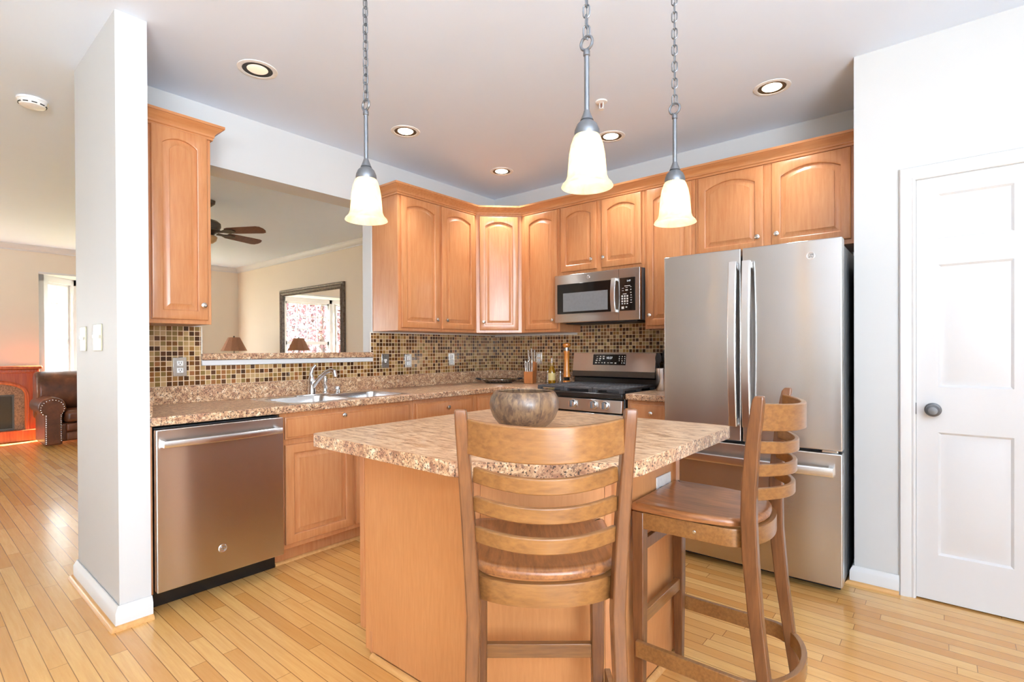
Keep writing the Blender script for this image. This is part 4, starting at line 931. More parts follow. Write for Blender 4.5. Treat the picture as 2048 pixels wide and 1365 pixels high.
# ------------------------------------------------------------------ bar stools
def sq(w_, d_): return [(-w_ / 2, -d_ / 2), (w_ / 2, -d_ / 2), (w_ / 2, d_ / 2), (-w_ / 2, d_ / 2)]
def make_stool(label, loc, rz):
    t_ = thing('bar_stool', label, 'stool', loc, rz, 'matching wooden bar stools at the island')
    ZS = 0.705
    # seat outline: straight front, rounded back
    def outline(i):
        pts = []; fw, bw_ = 0.203 - i, 0.182 - i
        pts += [(fw - 0.02, 0.196 - i), (fw - 0.004, 0.189 - i), (fw, 0.172)]
        pts += [(bw_ + 0.02, 0.0), (bw_ + 0.004, -0.09)]
        for k in range(1, 12):
            a = -k * pi / 12; pts.append(((bw_ - 0.004) * cos(a), -0.100 + (0.098 - i) * sin(a)))
        pts += [(-x, y) for x, y in [(bw_ + 0.004, -0.09), (bw_ + 0.02, 0.0), (fw, 0.172), (fw - 0.004, 0.189 - i), (fw - 0.02, 0.196 - i)]]
        return pts
    o2 = []
    def ring(i, z): return [(x, y, z) for x, y in outline(i)]
    def dish(z): return z
    st_ = MB().rings([ring(0.012, ZS - 0.026), ring(0.002, ZS - 0.022), ring(0.0, ZS - 0.012), ring(0.003, ZS - 0.004), ring(0.012, ZS), ring(0.03, ZS - 0.001), ring(0.07, ZS - 0.006)])
    build('seat', st_, 'stool_seat', t_, world=False, smooth=50)
    # side and front aprons, curved rear apron
    fr_ = MB()
    fr_.obox((-0.160, 0.172), (0.160, 0.172), 0.625, 0.678, -0.011, 0.011)
    build('front_apron', fr_, 'stool_rail', t_, 0.002, world=False)
    band = []
    for k in range(25):
        a = pi + pi * k / 24; band.append((0.176 * cos(a), -0.105 + 0.096 * sin(a), 0.651))
    path_ = [(-0.186, 0.15, 0.651), (-0.180, 0.0, 0.651)] + band + [(0.180, 0.0, 0.651), (0.186, 0.15, 0.651)]
    build('bent_apron', MB().sweep(path_, [(-0.009, -0.027), (0.009, -0.027), (0.010, -0.022), (0.010, 0.022), (0.009, 0.027), (-0.009, 0.027)]), 'stool_rail', t_, world=False)
    for sx in (-1, 1):
        # front leg
        pts = [(sx * 0.177, 0.167, 0.0), (sx * 0.177, 0.167, 0.3), (sx * 0.177, 0.167, 0.678)]
        wd = [0.028, 0.037, 0.040]
        build('front_leg', MB().rings([[(x + a * w2, y + b * w2, z) for a, b in ((-.5, -.5), (.5, -.5), (.5, .5), (-.5, .5))] for (x, y, z), w2 in zip(pts, wd)]), 'stool_wood', t_, 0.003, world=False)
        # rear leg and back post in one sawn piece
        prof = [(0.0, -0.254, 0.030, 0.032), (0.20, -0.226, 0.031, 0.036), (0.42, -0.198, 0.032, 0.040), (0.60, -0.182, 0.032, 0.044), (0.72, -0.179, 0.032, 0.044), (0.82, -0.182, 0.031, 0.042), (0.95, -0.194, 0.030, 0.038), (1.05, -0.207, 0.029, 0.034), (1.075, -0.211, 0.028, 0.031), (1.087, -0.215, 0.027, 0.022)]
        def xo(z): return sx * ((0.183 - 0.013 * min(1, z / 0.6)) if z < 0.6 else (0.170 + 0.026 * (z - 0.6) / 0.48))
        rs = []
        for z, y, wx, wy in prof:
            x = xo(z); rs.append([(x - wx / 2, y - wy / 2, z), (x + wx / 2, y - wy / 2, z), (x + wx / 2, y + wy / 2, z), (x - wx / 2, y + wy / 2, z)])
        build('back_post', MB().rings(rs), 'stool_wood', t_, 0.004, world=False, smooth=40)
    def rail(zc, hh, y0, x_, bow, th, dip):
        pts = [(x_ * (2 * k / 16 - 1), y0 - bow * (1 - (2 * k / 16 - 1) ** 2), zc - dip * (1 - (2 * k / 16 - 1) ** 2)) for k in range(17)]
        return MB().sweep(pts, [(-th / 2, -hh / 2), (th / 2, -hh / 2), (th / 2, hh / 2), (-th / 2, hh / 2)])
    build('top_rail', rail(1.024, 0.080, -0.203, 0.184, 0.088, 0.017, 0.008), 'stool_rail', t_, 0.003, world=False)
    for z, y, dp in ((0.932, -0.192, 0.010), (0.862, -0.186, 0.006), (0.789, -0.181, 0.002)):
        build('slat', rail(z, 0.036, y, 0.166, 0.080, 0.015, dp), 'stool_rail', t_, 0.003, world=False)
    build('front_stretcher', MB().box(-0.160, 0.160, 0.157, 0.177, 0.288, 0.330), 'stool_rail', t_, 0.002, world=False)
    build('upper_stretcher', MB().box(-0.160, 0.160, 0.150, 0.166, 0.545, 0.585), 'stool_wood', t_, 0.002, world=False)
    uf = [(-0.207, 0.167, 0.225), (-0.208, -0.10, 0.225)] + [(0.208 * cos(pi + pi * k / 20), -0.15 + 0.14 * sin(pi + pi * k / 20), 0.225) for k in range(21)] + [(0.208, -0.10, 0.225), (0.207, 0.167, 0.225)]
    build('bent_footrest', MB().sweep(uf, [(-0.009, -0.026), (0.009, -0.026), (0.009, 0.026), (-0.009, 0.026)]), 'stool_rail', t_, 0.002, world=False)
    sc_ = MB()
    for (x, y, z, ax) in ((0.1905, -0.02, 0.648, 'x'), (0.02, -0.2975, 0.235, '-y'), (0.02, -0.2975, 0.215, '-y')):
        sc_.lathe([(0.006, 0), (0.005, 0.0012), (0.001, 0.0015)], (x, y, z), 10, ax)
    sc_.lathe([(0.006, 0), (0.005, -0.0012), (0.001, -0.0015)], (-0.1905, -0.02, 0.648), 10, 'x')
    build('screw_cap', sc_, 'nickel', t_, world=False)
    return t_
s1 = make_stool('wooden ladder-back bar stool seen from behind, at the cut front corner of the island', (2.624, -2.760, 0), 0.690)
s2 = dup_tree(s1, (2.841, -2.0935, 0), 1.589, 'wooden ladder-back bar stool seen from the side, in front of the refrigerator')

# ------------------------------------------------------------------ pendants
def make_pendant(loc, label):
    """loc is the centre of the shade's rim"""
    t_ = thing('pendant_light', label, 'pendant lamp', loc, 0, 'pendant lamps over the island')
    out = [(0.0725, 0.0), (0.070, 0.006), (0.060, 0.017), (0.055, 0.030), (0.0525, 0.060), (0.050, 0.090), (0.045, 0.118), (0.038, 0.138), (0.030, 0.150)]
    inn_ = [(r - 0.004, z + 0.002) for r, z in out[::-1]]
    build('glass_shade', MB().lathe(out + inn_, (0, 0, 0), 40, cap0=False, cap1=False), 'alabaster', t_, world=False)
    o = t_.children[-1]
    cap = MB().lathe([(0.001, 0.140), (0.034, 0.142), (0.0355, 0.150), (0.034, 0.160), (0.028, 0.174), (0.019, 0.183), (0.016, 0.186), (0.0185, 0.187), (0.0165, 0.191), (0.010, 0.208), (0.008, 0.214)], (0, 0, 0), 28)
    build('cap', cap, 'pewter', t_, world=False)
    build('stem', MB().lathe([(0.0072, 0.21), (0.0072, 0.366), (0.0095, 0.368), (0.0095, 0.380), (0.006, 0.385)], (0, 0, 0), 14), 'pewter', t_, world=False)
    build('ring', MB().tube([(0.0185 * cos(a), 0.0, 0.403 + 0.0185 * sin(a)) for a in [2 * pi * k / 24 for k in range(24)]], 0.0042, 8, True), 'pewter', t_, world=False)
    zt = H - loc[2]; L = 0.0225; n = int((zt - 0.425) / (L * 1.45)); first = None
    link = MB(); pts = []
    for k in range(20):
        a = 2 * pi * k / 20; pts.append((0.0090 * cos(a), 0, 0.0090 * (1 if sin(a) > 0.01 else (-1 if sin(a) < -0.01 else 0)) + 0.0092 * sin(a)))
    link.tube(pts, 0.0024, 6, True)
    pitch = 0.0292
    n = int((zt - 0.03 - 0.434) / pitch) + 1
    for k in range(n):
        if first is None: first = build('chain_link', link, 'pewter', t_, world=False); c = first
        else: c = first.copy(); COL.objects.link(c); c.parent = t_
        c.location = (0, 0, 0.434 + pitch * k); c.rotation_euler = (0, 0, 0.3 + (k % 2) * pi / 2)
    build('cord', MB().tube([(0.003, 0, 0.41), (-0.003, 0.003, 0.6), (0.003, -0.002, 0.8), (0, 0, zt - 0.01)], 0.0016, 6), 'pewter', t_, world=False)
    build('canopy', MB().lathe([(0.012, zt - 0.03), (0.05, zt - 0.02), (0.06, zt - 0.0005)], (0, 0, 0), 28), 'pewter', t_, world=False)
    build('bulb', MB().sphere((0, 0, 0.062), 0.024, 14, 8, (1, 1, 1.15)), 'bulb', t_, world=False)
    light('pendant_glow', 'POINT', (loc[0], loc[1], loc[2] + 0.060), 18.0, (1.0, 0.97, 0.91), shadow_soft_size=0.022)
    return t_
make_pendant((1.919, -2.825, 1.676), 'pendant lamp with alabaster bell shade, leftmost of the three, before the pass-through')
make_pendant((2.696, -2.635, 1.680), 'pendant lamp with alabaster bell shade, nearest and largest of the three, in the middle')
make_pendant((2.738, -2.116, 1.668), 'pendant lamp with alabaster bell shade, rightmost of the three, beside the refrigerator')

# ------------------------------------------------------------------ ceiling fittings
def can(x, y, label, lit=True, power=24):
    t_ = thing('recessed_light', label, 'ceiling light', (x, y, H), 0, 'recessed ceiling lights')
    build('trim_ring', MB().lathe([(0.074, -0.0002), (0.076, -0.004), (0.088, -0.005), (0.098, -0.003), (0.099, -0.0002)], (0, 0, 0), 40, cap0=False, cap1=False), 'white_plastic', t_, world=False)
    # shallow stepped baffle and lens
    build('baffle', MB().lathe([(0.0745, -0.0030), (0.070, -0.0012), (0.066, -0.0022), (0.062, -0.0008), (0.058, -0.0016), (0.052, -0.0006)], (0, 0, 0), 40, cap0=False, cap1=False), 'baffle' if lit else 'baffle_dark', t_, world=False)
    build('lens', MB().lathe([(0.052, -0.0008), (0.048, -0.004), (0.036, -0.007), (0.02, -0.009), (0.001, -0.0095)], (0, 0, 0), 32, cap0=False), 'lens' if lit else 'lens_dim', t_, world=False)
    if lit: light('can_beam', 'SPOT', (x, y, H - 0.015), power, (0.97, 0.98, 1.0), spot_size=radians(104), spot_blend=0.6, shadow_soft_size=0.05)
can(0.645, -2.624, 'recessed ceiling light with dark baffle, unlit, near the stub wall', False)
can(0.622, -1.614, 'lit recessed ceiling light over the sink, right of the left pendant', True)
can(0.602, -0.582, 'lit recessed ceiling light in the back corner', True)
can(1.662, -0.622, 'lit recessed ceiling light half hidden behind the middle pendant', True, 18)
can(2.710, -0.631, 'lit recessed ceiling light in front of the refrigerator cabinets', True, 13)
spk = thing('fire_sprinkler', 'small white fire sprinkler head on the ceiling', 'sprinkler', (1.872, -1.119, H))
build('escutcheon', MB().lathe([(0.036, -0.0003), (0.034, -0.006), (0.018, -0.009), (0.010, -0.010)], (0, 0, 0), 24), 'white_plastic', spk, world=False)
build('frame_arms', MB().tube([(-0.012, 0, -0.010), (-0.013, 0, -0.035), (0, 0, -0.046), (0.013, 0, -0.035), (0.012, 0, -0.010)], 0.003, 8), 'white_plastic', spk, world=False)
build('bulb', MB().lathe([(0.0025, -0.012), (0.003, -0.025), (0.002, -0.040)], (0, 0, 0), 10), plain('bronze_sprinkler', srgb(140, 84, 70), 0.4), spk, world=False)
build('deflector', MB().lathe([(0.016, -0.049), (0.016, -0.047), (0.004, -0.045)], (0, 0, 0), 16), 'white_plastic', spk, world=False)
sm = thing('smoke_detector', 'round white smoke detector on the ceiling at upper left', 'smoke detector', (-0.720, -3.337, H))
build('housing', MB().lathe([(0.072, -0.0003), (0.073, -0.012), (0.068, -0.014), (0.066, -0.026), (0.058, -0.040), (0.035, -0.046), (0.001, -0.047)], (0, 0, 0), 32), 'white_plastic', sm, world=False)
vt = MB()
for k in range(10):
    a = 2 * pi * k / 10; vt.obox((0.0625 * cos(a - .2), 0.0625 * sin(a - .2)), (0.0625 * cos(a + .2), 0.0625 * sin(a + .2)), -0.034, -0.029, -0.004, 0.002)
build('vent_slots', vt, 'print_dark', sm, world=False)

# ------------------------------------------------------------------ wall plates
def plate(name, label, cat, mp, u, z, wd, ht, kind, mat):
    c = mp(u, z, 0); t_ = thing(name, label, cat, c)
    def bxm(mb, u0, u1, z0, z1, d0, d1): mb.rings([[mp(a, b, d) for a, b in ((u0, z0), (u1, z0), (u1, z1), (u0, z1))] for d in (d0, d1)]); return mb
    build('plate', bxm(MB(), u - wd / 2, u + wd / 2, z - ht / 2, z + ht / 2, 0.0003, 0.006), mat, t_, 0.002)
    if kind == 'duplex':
        for dz in (-0.021, 0.021):
            s = build('socket', bxm(MB(), u - 0.0165, u + 0.0165, z + dz - 0.0145, z + dz + 0.0145, 0.006, 0.0085), 'white_plastic', t_, 0.004)
            k = MB()
            for du in (-0.0075, 0.005): bxm(k, u + du, u + du + 0.003, z + dz - 0.001, z + dz + 0.009, 0.0086, 0.0090)
            bxm(k, u - 0.003, u + 0.003, z + dz - 0.010, z + dz - 0.005, 0.0086, 0.0090); build('socket_slots', k, 'print_dark', s)
    else:
        for du in kind:
            mb = MB(); mb.rings([[mp(u + du + a, z + b + dz, d) for a, b in ((-0.005, -0.008), (0.005, -0.008), (0.005, 0.008), (-0.005, 0.008))] for d, dz in ((0.005, 0), (0.020, 0.006))])
            build('toggle', mb, 'white_plastic', t_, 0.001)
            build('toggle_slot', bxm(MB(), u + du - 0.007, u + du + 0.007, z - 0.014, z + 0.014, 0.006, 0.0068), 'white_plastic', t_)
    return t_
mTA = map_plane((0.0006 + TT, 0, 0), (0, 1, 0), (1, 0, 0)); mTB = map_plane((0, -0.0006 - TT, 0), (1, 0, 0), (0, -1, 0))
plate('wall_outlet', 'steel double outlet plate on the tile below the narrow left cabinet', 'outlet', mTA, -2.802, 1.130, 0.072, 0.112, 'duplex', 'nickel')
plate('light_switch', 'steel light switch plate on the tile just right of the pass-through', 'light switch', mTA, -1.342, 1.136, 0.070, 0.114, (0,), 'nickel')
plate('wall_outlet', 'steel double outlet plate on the tile, next right of the switch plate', 'outlet', mTA, -1.110, 1.132, 0.070, 0.112, 'duplex', 'nickel')
plate('wall_outlet', 'steel double outlet plate on the sink-wall tile nearest the back corner', 'outlet', mTA, -0.610, 1.136, 0.070, 0.112, 'duplex', 'nickel')
plate('wall_outlet', 'steel outlet plate on the tile behind the knife block', 'outlet', mTB, 0.562, 1.142, 0.070, 0.112, 'duplex', 'nickel')
mS = map_plane((0, -3.25, 0), (1, 0, 0), (0, -1, 0))
plate('light_switch', 'embossed ivory switch plate on the stub wall, nearer the living room', 'light switch', mS, 0.055, 1.288, 0.118, 0.124, (0.0,), 'ivory_plate')
plate('light_switch', 'embossed ivory switch plate on the stub wall, nearer the kitchen', 'light switch', mS, 0.345, 1.290, 0.150, 0.128, (-0.023, 0.023), 'ivory_plate')

# ------------------------------------------------------------------ things on the counter
ty = thing('serving_tray', 'oval chrome tray with handles in the back corner of the counter', 'tray', (0.30, -0.28, CT), radians(45))
def ell(a, b, z, n=36): return [(a * cos(2 * pi * k / n), b * sin(2 * pi * k / n), z) for k in range(n)]
build('tray_body', MB().rings([ell(0.13, 0.085, 0.006), ell(0.14, 0.095, 0.010), ell(0.165, 0.115, 0.028), ell(0.178, 0.125, 0.034), ell(0.178, 0.125, 0.037), ell(0.160, 0.112, 0.031), ell(0.13, 0.085, 0.012)]), 'chrome', ty, world=False)
build('foot_ring', MB().rings([ell(0.12, 0.075, 0.0005), ell(0.125, 0.08, 0.008)]), 'black_matte', ty, world=False)
for sx in (-1, 1):
    build('handle', MB().tube([(sx * 0.17, -0.05, 0.034), (sx * 0.205, -0.04, 0.040), (sx * 0.212, 0, 0.042), (sx * 0.205, 0.04, 0.040), (sx * 0.17, 0.05, 0.034)], 0.006, 10), 'black_matte', ty, world=False)
kb_ = thing('knife_block', 'slanted wooden knife block full of steel-handled knives', 'knife block', (0.575, -0.165, CT), radians(20))
blk = [(-0.055, 0.0005), (0.06, 0.0005), (0.105, 0.20), (0.075, 0.215), (-0.005, 0.115), (-0.055, 0.105)]
build('block', MB().extr([(-0.042, -0.055, 0.0005), (-0.042, 0.05, 0.0005), (-0.042, 0.085, 0.185), (-0.042, 0.035, 0.195), (-0.042, 0.01, 0.115), (-0.042, -0.055, 0.108)], (0.084, 0, 0)), 'block_wood', kb_, 0.002, world=False)
def knife_handle(x, y, z, l, lean):
    d = Vector((lean, -0.16, 1)).normalized(); p = Vector((x, y, z))
    return MB().tube([p, p + d * l * 0.3, p + d * l * 0.7, p + d * l], [0.0075, 0.0068, 0.0078, 0.0085], 8)
h0 = None
for (x, y, z, l, ln) in ((-0.030, -0.035, 0.105, 0.085, -0.05), (-0.012, -0.035, 0.106, 0.090, 0.0), (0.008, -0.035, 0.106, 0.088, 0.03), (0.028, -0.035, 0.106, 0.085, 0.06), (-0.030, -0.014, 0.124, 0.085, -0.08), (-0.005, -0.014, 0.124, 0.085, -0.02), (0.022, -0.014, 0.124, 0.085, 0.04), (-0.026, 0.055, 0.205, 0.10, -0.05), (0.0, 0.058, 0.205, 0.115, 0.0), (0.026, 0.055, 0.205, 0.10, 0.04)):
    kk = thing('kitchen_knife', 'steel-handled knife standing in the wooden knife block', 'knife', Vector((0.575, -0.165, CT)) + Matrix.Rotation(radians(20), 3, 'Z') @ Vector((x, y, z)), radians(20), 'knives in the knife block')
    build('handle', knife_handle(0, 0, 0, l, ln), 'nickel', kk, world=False)
ob = thing('oil_bottle', 'golden olive oil bottle with a cream label beside the pepper mill', 'bottle', (0.800, -0.14, CT))
build('bottle_body', MB().lathe([(0.001, 0.0005), (0.031, 0.0005), (0.033, 0.006), (0.033, 0.110), (0.030, 0.128), (0.016, 0.150), (0.013, 0.165), (0.013, 0.190)], (0, 0, 0), 24), 'oil', ob, world=False)
build('paper_label', MB().lathe([(0.0335, 0.035), (0.0338, 0.036), (0.0338, 0.098), (0.0335, 0.099)], (0, 0, 0), 24, cap0=False, cap1=False), plain('cream_paper', srgb(226, 206, 140), 0.7), ob, world=False)
build('pourer', MB().lathe([(0.0135, 0.19), (0.014, 0.197), (0.006, 0.202), (0.004, 0.225), (0.003, 0.232)], (0, 0, 0), 16), 'nickel', ob, world=False)
for (x, y, lb) in ((0.735, -0.110, 'small clear glass cruet left of the olive oil bottle'), (0.868, -0.105, 'small clear glass cruet between the oil bottle and the pepper mill')):
    cr_ = thing('glass_cruet', lb, 'cruet', (x, y, CT))
    build('body', MB().lathe([(0.001, 0.0005), (0.024, 0.0005), (0.026, 0.01), (0.022, 0.06), (0.014, 0.09), (0.013, 0.10)], (0, 0, 0), 20), 'clear_glass', cr_, world=False)
    build('stopper', MB().lathe([(0.0135, 0.10), (0.0145, 0.108), (0.010, 0.118), (0.001, 0.121)], (0, 0, 0), 16), 'nickel', cr_, world=False)
pm = thing('pepper_mill', 'tall turned wooden pepper mill on the counter, left of the range back guard', 'pepper mill', (0.945, -0.12, CT))
build('base', MB().lathe([(0.001, 0.0005), (0.036, 0.0005), (0.037, 0.012), (0.033, 0.030), (0.028, 0.036), (0.0255, 0.0375)], (0, 0, 0), 28), 'mill_wood', pm, world=False)
build('peppercorn_window', MB().lathe([(0.0240, 0.0378), (0.0240, 0.064)], (0, 0, 0), 24), 'black_glass', pm, world=False)
build('body', MB().lathe([(0.026, 0.0642), (0.031, 0.068), (0.031, 0.085), (0.027, 0.10), (0.024, 0.15), (0.022, 0.21), (0.025, 0.27), (0.028, 0.288), (0.027, 0.295)], (0, 0, 0), 28), 'mill_wood', pm, world=False)
build('collar', MB().lathe([(0.021, 0.2952), (0.022, 0.305), (0.021, 0.322)], (0, 0, 0), 24), 'nickel', pm, world=False)
build('turning_knob', MB().lathe([(0.020, 0.3222), (0.030, 0.328), (0.036, 0.340), (0.034, 0.354), (0.022, 0.363), (0.009, 0.366), (0.001, 0.366)], (0, 0, 0), 28), 'mill_wood', pm, world=False)
ut = (1.875, -0.24)
uc = thing('utensil_crock', 'brushed steel utensil crock on the counter beside the refrigerator', 'utensil holder', (ut[0], ut[1], CT))
build('cylinder', MB().lathe([(0.001, 0.0005), (0.048, 0.0005), (0.050, 0.004), (0.050, 0.165), (0.047, 0.165), (0.046, 0.008), (0.001, 0.006)], (0, 0, 0), 32), 'steel_bright', uc, world=False)
def utensil(name, label, dx_, dy_, l, head, mat='black_matte'):
    base = Vector((ut[0] + dx_ * 0.4, ut[1] + dy_ * 0.4, CT + 0.012)); tip = Vector((ut[0] + dx_, ut[1] + dy_, CT + l * 0.75)); d = (tip - base).normalized()
    t_ = thing(name, label, 'utensil', base); build('shaft', MB().tube([base, tip], 0.004, 8), mat, t_)
    build('head', MB().sphere(tip + d * head[2] * 0.9, 1.0, 14, 8, head), mat, t_)
utensil('serving_spoon', 'black serving spoon in the steel crock, leaning toward the refrigerator', 0.028, -0.012, 0.30, (0.030, 0.012, 0.045))
utensil('spatula', 'black spatula in the steel crock, leaning toward the range', -0.030, 0.0, 0.27, (0.026, 0.006, 0.040))
utensil('ladle', 'black ladle in the steel crock, standing upright at the back', 0.0, 0.026, 0.28, (0.026, 0.018, 0.030))

# ------------------------------------------------------------------ living room
mf = thing('wall_mirror', 'large framed mirror on the living room wall, seen through the pass-through', 'mirror', (-3.92, 0.19, 1.2))
mx0_, mx1_, mzb, mzt = -4.845, -2.985, 0.95, 2.192
fp = [(0, 0), (0.0, 0.030), (0.012, 0.040), (0.030, 0.034), (0.050, 0.046), (0.075, 0.030), (0.088, 0.034), (0.098, 0.018), (0.10, 0.0)]
fm = MB()
for (o0, t0), (o1, t1) in zip(fp[:-1], fp[1:]):
    A = [(mx0_ + o0, mzb + o0), (mx1_ - o0, mzb + o0), (mx1_ - o0, mzt - o0), (mx0_ + o0, mzt - o0)]; B = [(mx0_ + o1, mzb + o1), (mx1_ - o1, mzb + o1), (mx1_ - o1, mzt - o1), (mx0_ + o1, mzt - o1)]
    for k in range(4):
        fm.add([(A[k][0], 0.198 - t0, A[k][1]), (A[(k + 1) % 4][0], 0.198 - t0, A[(k + 1) % 4][1]), (B[(k + 1) % 4][0], 0.198 - t1, B[(k + 1) % 4][1]), (B[k][0], 0.198 - t1, B[k][1])], [(0, 1, 2, 3)])
build('frame', fm, 'mirror_frame', mf, smooth=25)
build('mirror_glass', MB().box(mx0_ + 0.09, mx1_ - 0.09, 0.185, 0.197, mzb + 0.09, mzt - 0.09), 'mirror', mf)

# ceiling fan
hx, hy, hz = -2.2, -1.85, 2.42
fn = thing('ceiling_fan', 'dark ceiling fan with brown wooden blades in the living room', 'ceiling fan', (hx, hy, H))
build('canopy', MB().lathe([(0.07, -0.0005), (0.065, -0.03), (0.03, -0.06), (0.015, -0.065)], (0, 0, 0), 24), 'bronze', fn, world=False)
build('downrod', MB().lathe([(0.013, -0.06), (0.013, -0.20)], (0, 0, 0), 12), 'bronze', fn, world=False)
build('motor', MB().lathe([(0.03, -0.185), (0.085, -0.20), (0.115, -0.225), (0.118, -0.26), (0.105, -0.285), (0.11, -0.29), (0.11, -0.305), (0.07, -0.325), (0.05, -0.345), (0.001, -0.35)], (0, 0, 0), 28), 'bronze', fn, world=False)
build('light_bowl', MB().lathe([(0.075, -0.352), (0.085, -0.365), (0.075, -0.40), (0.045, -0.425), (0.001, -0.432)], (0, 0, 0), 24), plain('amber_bowl_glass', srgb(178, 140, 90), 0.3), fn, world=False)
for k in range(5):
    a = 0.58 + k * 2 * pi / 5; m = Matrix.Rotation(a, 4, 'Z') @ Matrix.Translation((0, 0, hz - H)) @ Matrix.Rotation(radians(-14), 4, 'X')
    bl = [(0.20, -0.045), (0.24, -0.060), (0.55, -0.072), (0.585, -0.060), (0.605, -0.02), (0.605, 0.02), (0.585, 0.060), (0.55, 0.072), (0.24, 0.060), (0.20, 0.045)]
    b_ = build('blade', MB().prism(bl, -0.003, 0.003).xf(m), 'fan_wood', fn, 0.001, world=False)
    build('blade_iron', MB().prism([(0.10, -0.02), (0.16, -0.018), (0.22, -0.045), (0.28, -0.03), (0.30, 0), (0.28, 0.03), (0.22, 0.045), (0.16, 0.018), (0.10, 0.02)], -0.012, -0.0035).xf(m), 'bronze', b_, 0.002, world=False)

# table lamp on an end table
et = thing('end_table', 'dark wooden end table under the brown-shaded lamp in the living room', 'end table', (-5.30, -0.39, 0))
build('tabletop', MB().box(-5.58, -5.02, -0.67, -0.13, 0.56, 0.59), 'end_table', et, 0.004)
for sx in (-1, 1):
    for sy_ in (-1, 1): build('leg', MB().box(-5.30 + sx * 0.24 - 0.02, -5.30 + sx * 0.24 + 0.02, -0.40 + sy_ * 0.23 - 0.02, -0.40 + sy_ * 0.23 + 0.02, 0.0005, 0.56), 'end_table', et, 0.002)
lp = thing('table_lamp', 'table lamp with flared brown fabric shade, seen just above the pass-through ledge', 'lamp', (-5.30, -0.360, 0.5905))
build('lamp_base', MB().lathe([(0.001, 0.0005), (0.08, 0.0005), (0.085, 0.015), (0.04, 0.04), (0.05, 0.10), (0.085, 0.20), (0.075, 0.32), (0.03, 0.42), (0.018, 0.45), (0.016, 0.56), (0.006, 0.57), (0.006, 0.83)], (0, 0, 0), 24), 'bronze', lp, world=False)
build('lamp_shade', MB().lathe([(0.190, 0.628), (0.085, 0.845), (0.081, 0.845), (0.186, 0.629)], (0, 0, 0), 10, cap0=False, cap1=False), 'shade_fabric', lp, world=False, smooth=20)
build('finial', MB().lathe([(0.006, 0.83), (0.012, 0.848), (0.013, 0.858), (0.006, 0.868), (0.001, 0.872)], (0, 0, 0), 12), 'bronze', lp, world=False)

# fireplace with mantel
yR, yLf, xF = -2.585, -3.86, -6.20; yc = (yR + yLf) / 2
fpl = thing('fireplace', 'reddish wooden mantel fireplace with arched granite surround in the living room', 'fireplace', (-6.35, yc, 0))
build('plinth', MB().box(XL + 0.018, xF + 0.06, yLf - 0.0, yR + 0.02, 0.0005, 0.155), 'cherry', fpl, 0.008)
arch = []
hw = 0.52; 
def archpts(hw, zs_, rise, n=18):
    pts = [(yc + hw, 0.156)]
    for k in range(n + 1):
        a = pi * k / n; cx_ = cos(a); pts.append((yc + hw * (abs(cx_) ** 0.6) * (1 if cx_ >= 0 else -1), zs_ + rise * (sin(a) ** 0.9)))
    pts.append((yc - hw, 0.156)); return pts
oa = archpts(hw, 0.62, 0.20)
body = [(yLf + 0.03, 0.156), (yLf + 0.03, 0.93), (yR - 0.03, 0.93), (yR - 0.03, 0.156)] + oa
build('mantel_front', MB().extr([(xF, y, z) for y, z in body], (-0.08, 0, 0)), 'cherry', fpl, smooth=30)
build('side_panel', MB().box(XL + 0.018, xF - 0.081, yR - 0.06, yR - 0.03, 0.156, 0.93).box(XL + 0.018, xF - 0.081, yLf + 0.03, yLf + 0.06, 0.156, 0.93), 'cherry', fpl)
build('arch_molding', MB().tube([(xF + 0.008, y, z) for y, z in oa], 0.024, 10), 'cherry', fpl)
build('mantel_shelf', MB().box(XL + 0.018, xF + 0.085, yLf - 0.03, yR + 0.035, 0.985, 1.025).box(XL + 0.018, xF + 0.05, yLf + 0.0, yR + 0.01, 0.93, 0.985), 'cherry', fpl, 0.010)
dn = MB(); k = 0
y = yLf + 0.02
while y < yR - 0.02:
    dn.box(xF + 0.0505, xF + 0.066, y, y + 0.018, 0.945, 0.975); y += 0.034
build('dentil_trim', dn, 'cherry', fpl)
ia = [(yc + 0.40, 0.156), (yc + 0.40, 0.64), (yc - 0.40, 0.64), (yc - 0.40, 0.156)]
build('granite_surround', MB().extr([(xF - 0.03, y, z) for y, z in oa + ia[::-1]], (-0.03, 0, 0)), 'surround', fpl)
fb = build('firebox', MB().box(xF - 0.10, xF - 0.045, yc - 0.40, yc + 0.40, 0.157, 0.64), 'firebox', fpl)
build('firebox_frame', MB().sweep([(xF - 0.04, yc - 0.39, 0.17), (xF - 0.04, yc + 0.39, 0.17), (xF - 0.04, yc + 0.39, 0.63), (xF - 0.04, yc - 0.39, 0.63)], [(-0.012, -0.006), (0.012, -0.006), (0.012, 0.006), (-0.012, 0.006)], up=(1, 0, 0), closed=True), 'bronze', fb)

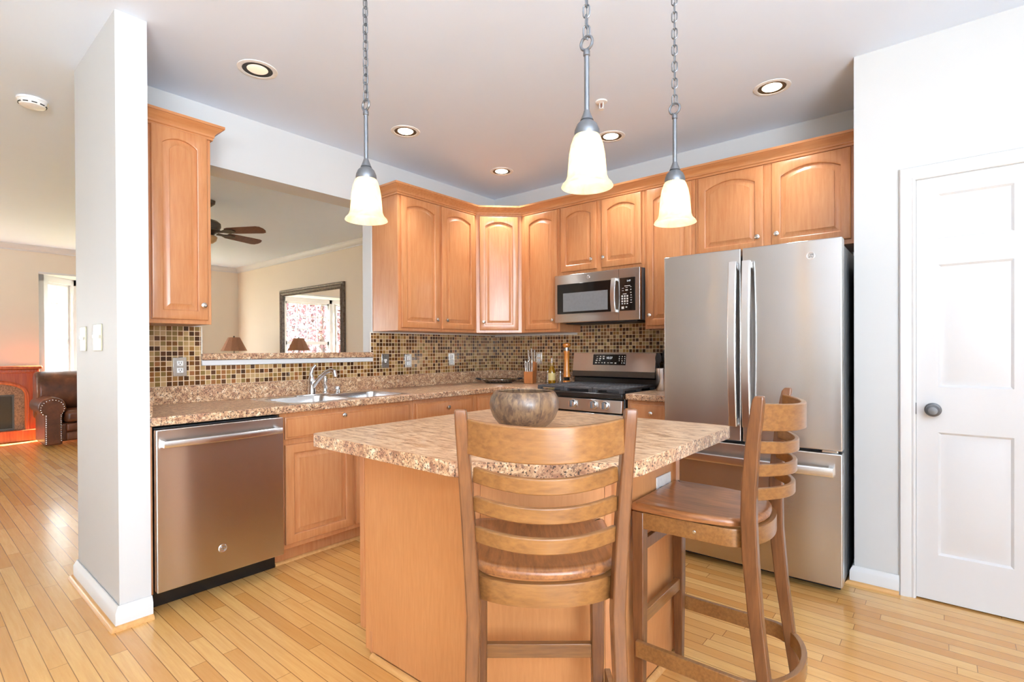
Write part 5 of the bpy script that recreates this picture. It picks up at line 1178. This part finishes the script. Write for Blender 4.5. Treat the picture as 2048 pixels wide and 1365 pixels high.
# leather sofa
so = thing('leather_sofa', 'brown leather sofa with rolled arm and nailhead trim in front of the bay window', 'sofa', (-5.65, -1.85, 0))
sy0, sy1, sxf, sxb = -2.70, -0.95, -5.20, -5.93
build('base', MB().box(sxb + 0.02, sxf - 0.06, sy0 + 0.10, sy1 - 0.10, 0.06, 0.30), 'leather', so, 0.03, seg=3)
def arm(y0, y1, flip):
    ycm = (y0 + y1) / 2
    prof = [(ycm - 0.085, 0.03), (ycm - 0.085, 0.42)]
    for k in range(17):
        a = radians(215) - radians(250) * k / 16; prof.append((ycm - 0.01 + 0.135 * cos(a), 0.515 + 0.125 * sin(a)))
    prof += [(ycm + 0.085, 0.42), (ycm + 0.085, 0.03)]
    a_ = build('arm', MB().extr([(sxb + 0.05, y, z) for y, z in prof], (sxf - sxb - 0.05, 0, 0)), 'leather', so, 0.02, seg=3)
    nh = MB(); ins = [(ycm + (y - ycm) * 0.84, 0.30 + (z - 0.30) * 0.90) for y, z in prof]
    L_ = []
    for (p, q) in zip(ins[:-1], ins[1:]):
        d = math.hypot(q[0] - p[0], q[1] - p[1]); m = max(1, int(d / 0.022))
        for j in range(m): L_.append((p[0] + (q[0] - p[0]) * j / m, p[1] + (q[1] - p[1]) * j / m))
    for (y, z) in L_: nh.lathe([(0.007, 0), (0.005, 0.004), (0.001, 0.005)], (sxf, y, z), 6, 'x')
    o = build('nailhead_trim', nh, 'nickel', a_)
arm(sy0, sy0 + 0.25, 1); arm(sy1 - 0.25, sy1, 1)
for k in range(2):
    y0_ = sy0 + 0.235 + k * 0.64; y1_ = y0_ + 0.635
    build('seat_cushion', MB().box(sxb + 0.20, sxf + 0.01, y0_, y1_, 0.30, 0.46), 'leather', so, 0.05, seg=4)
    build('footrest_panel', MB().box(sxf - 0.06, sxf - 0.005, y0_ + 0.01, y1_ - 0.01, 0.07, 0.185).box(sxf - 0.06, sxf - 0.0, y0_ + 0.01, y1_ - 0.01, 0.188, 0.295), 'leather', so, 0.025, seg=3)
for k in range(2):
    ya, yb_ = (sy0 + 0.02, sy0 + 0.87) if k == 0 else (sy0 + 0.88, sy1 - 0.02)
    prof = [(sxb, 0.30), (sxb - 0.02, 0.70), (sxb + 0.0, 0.90), (sxb + 0.08, 0.955), (sxb + 0.20, 0.95), (sxb + 0.30, 0.88), (sxb + 0.34, 0.72), (sxb + 0.33, 0.55), (sxb + 0.30, 0.465)]
    build('back_cushion', MB().extr([(x, ya, z) for x, z in prof], (0, yb_ - ya, 0)), 'leather', so, 0.045, seg=4)
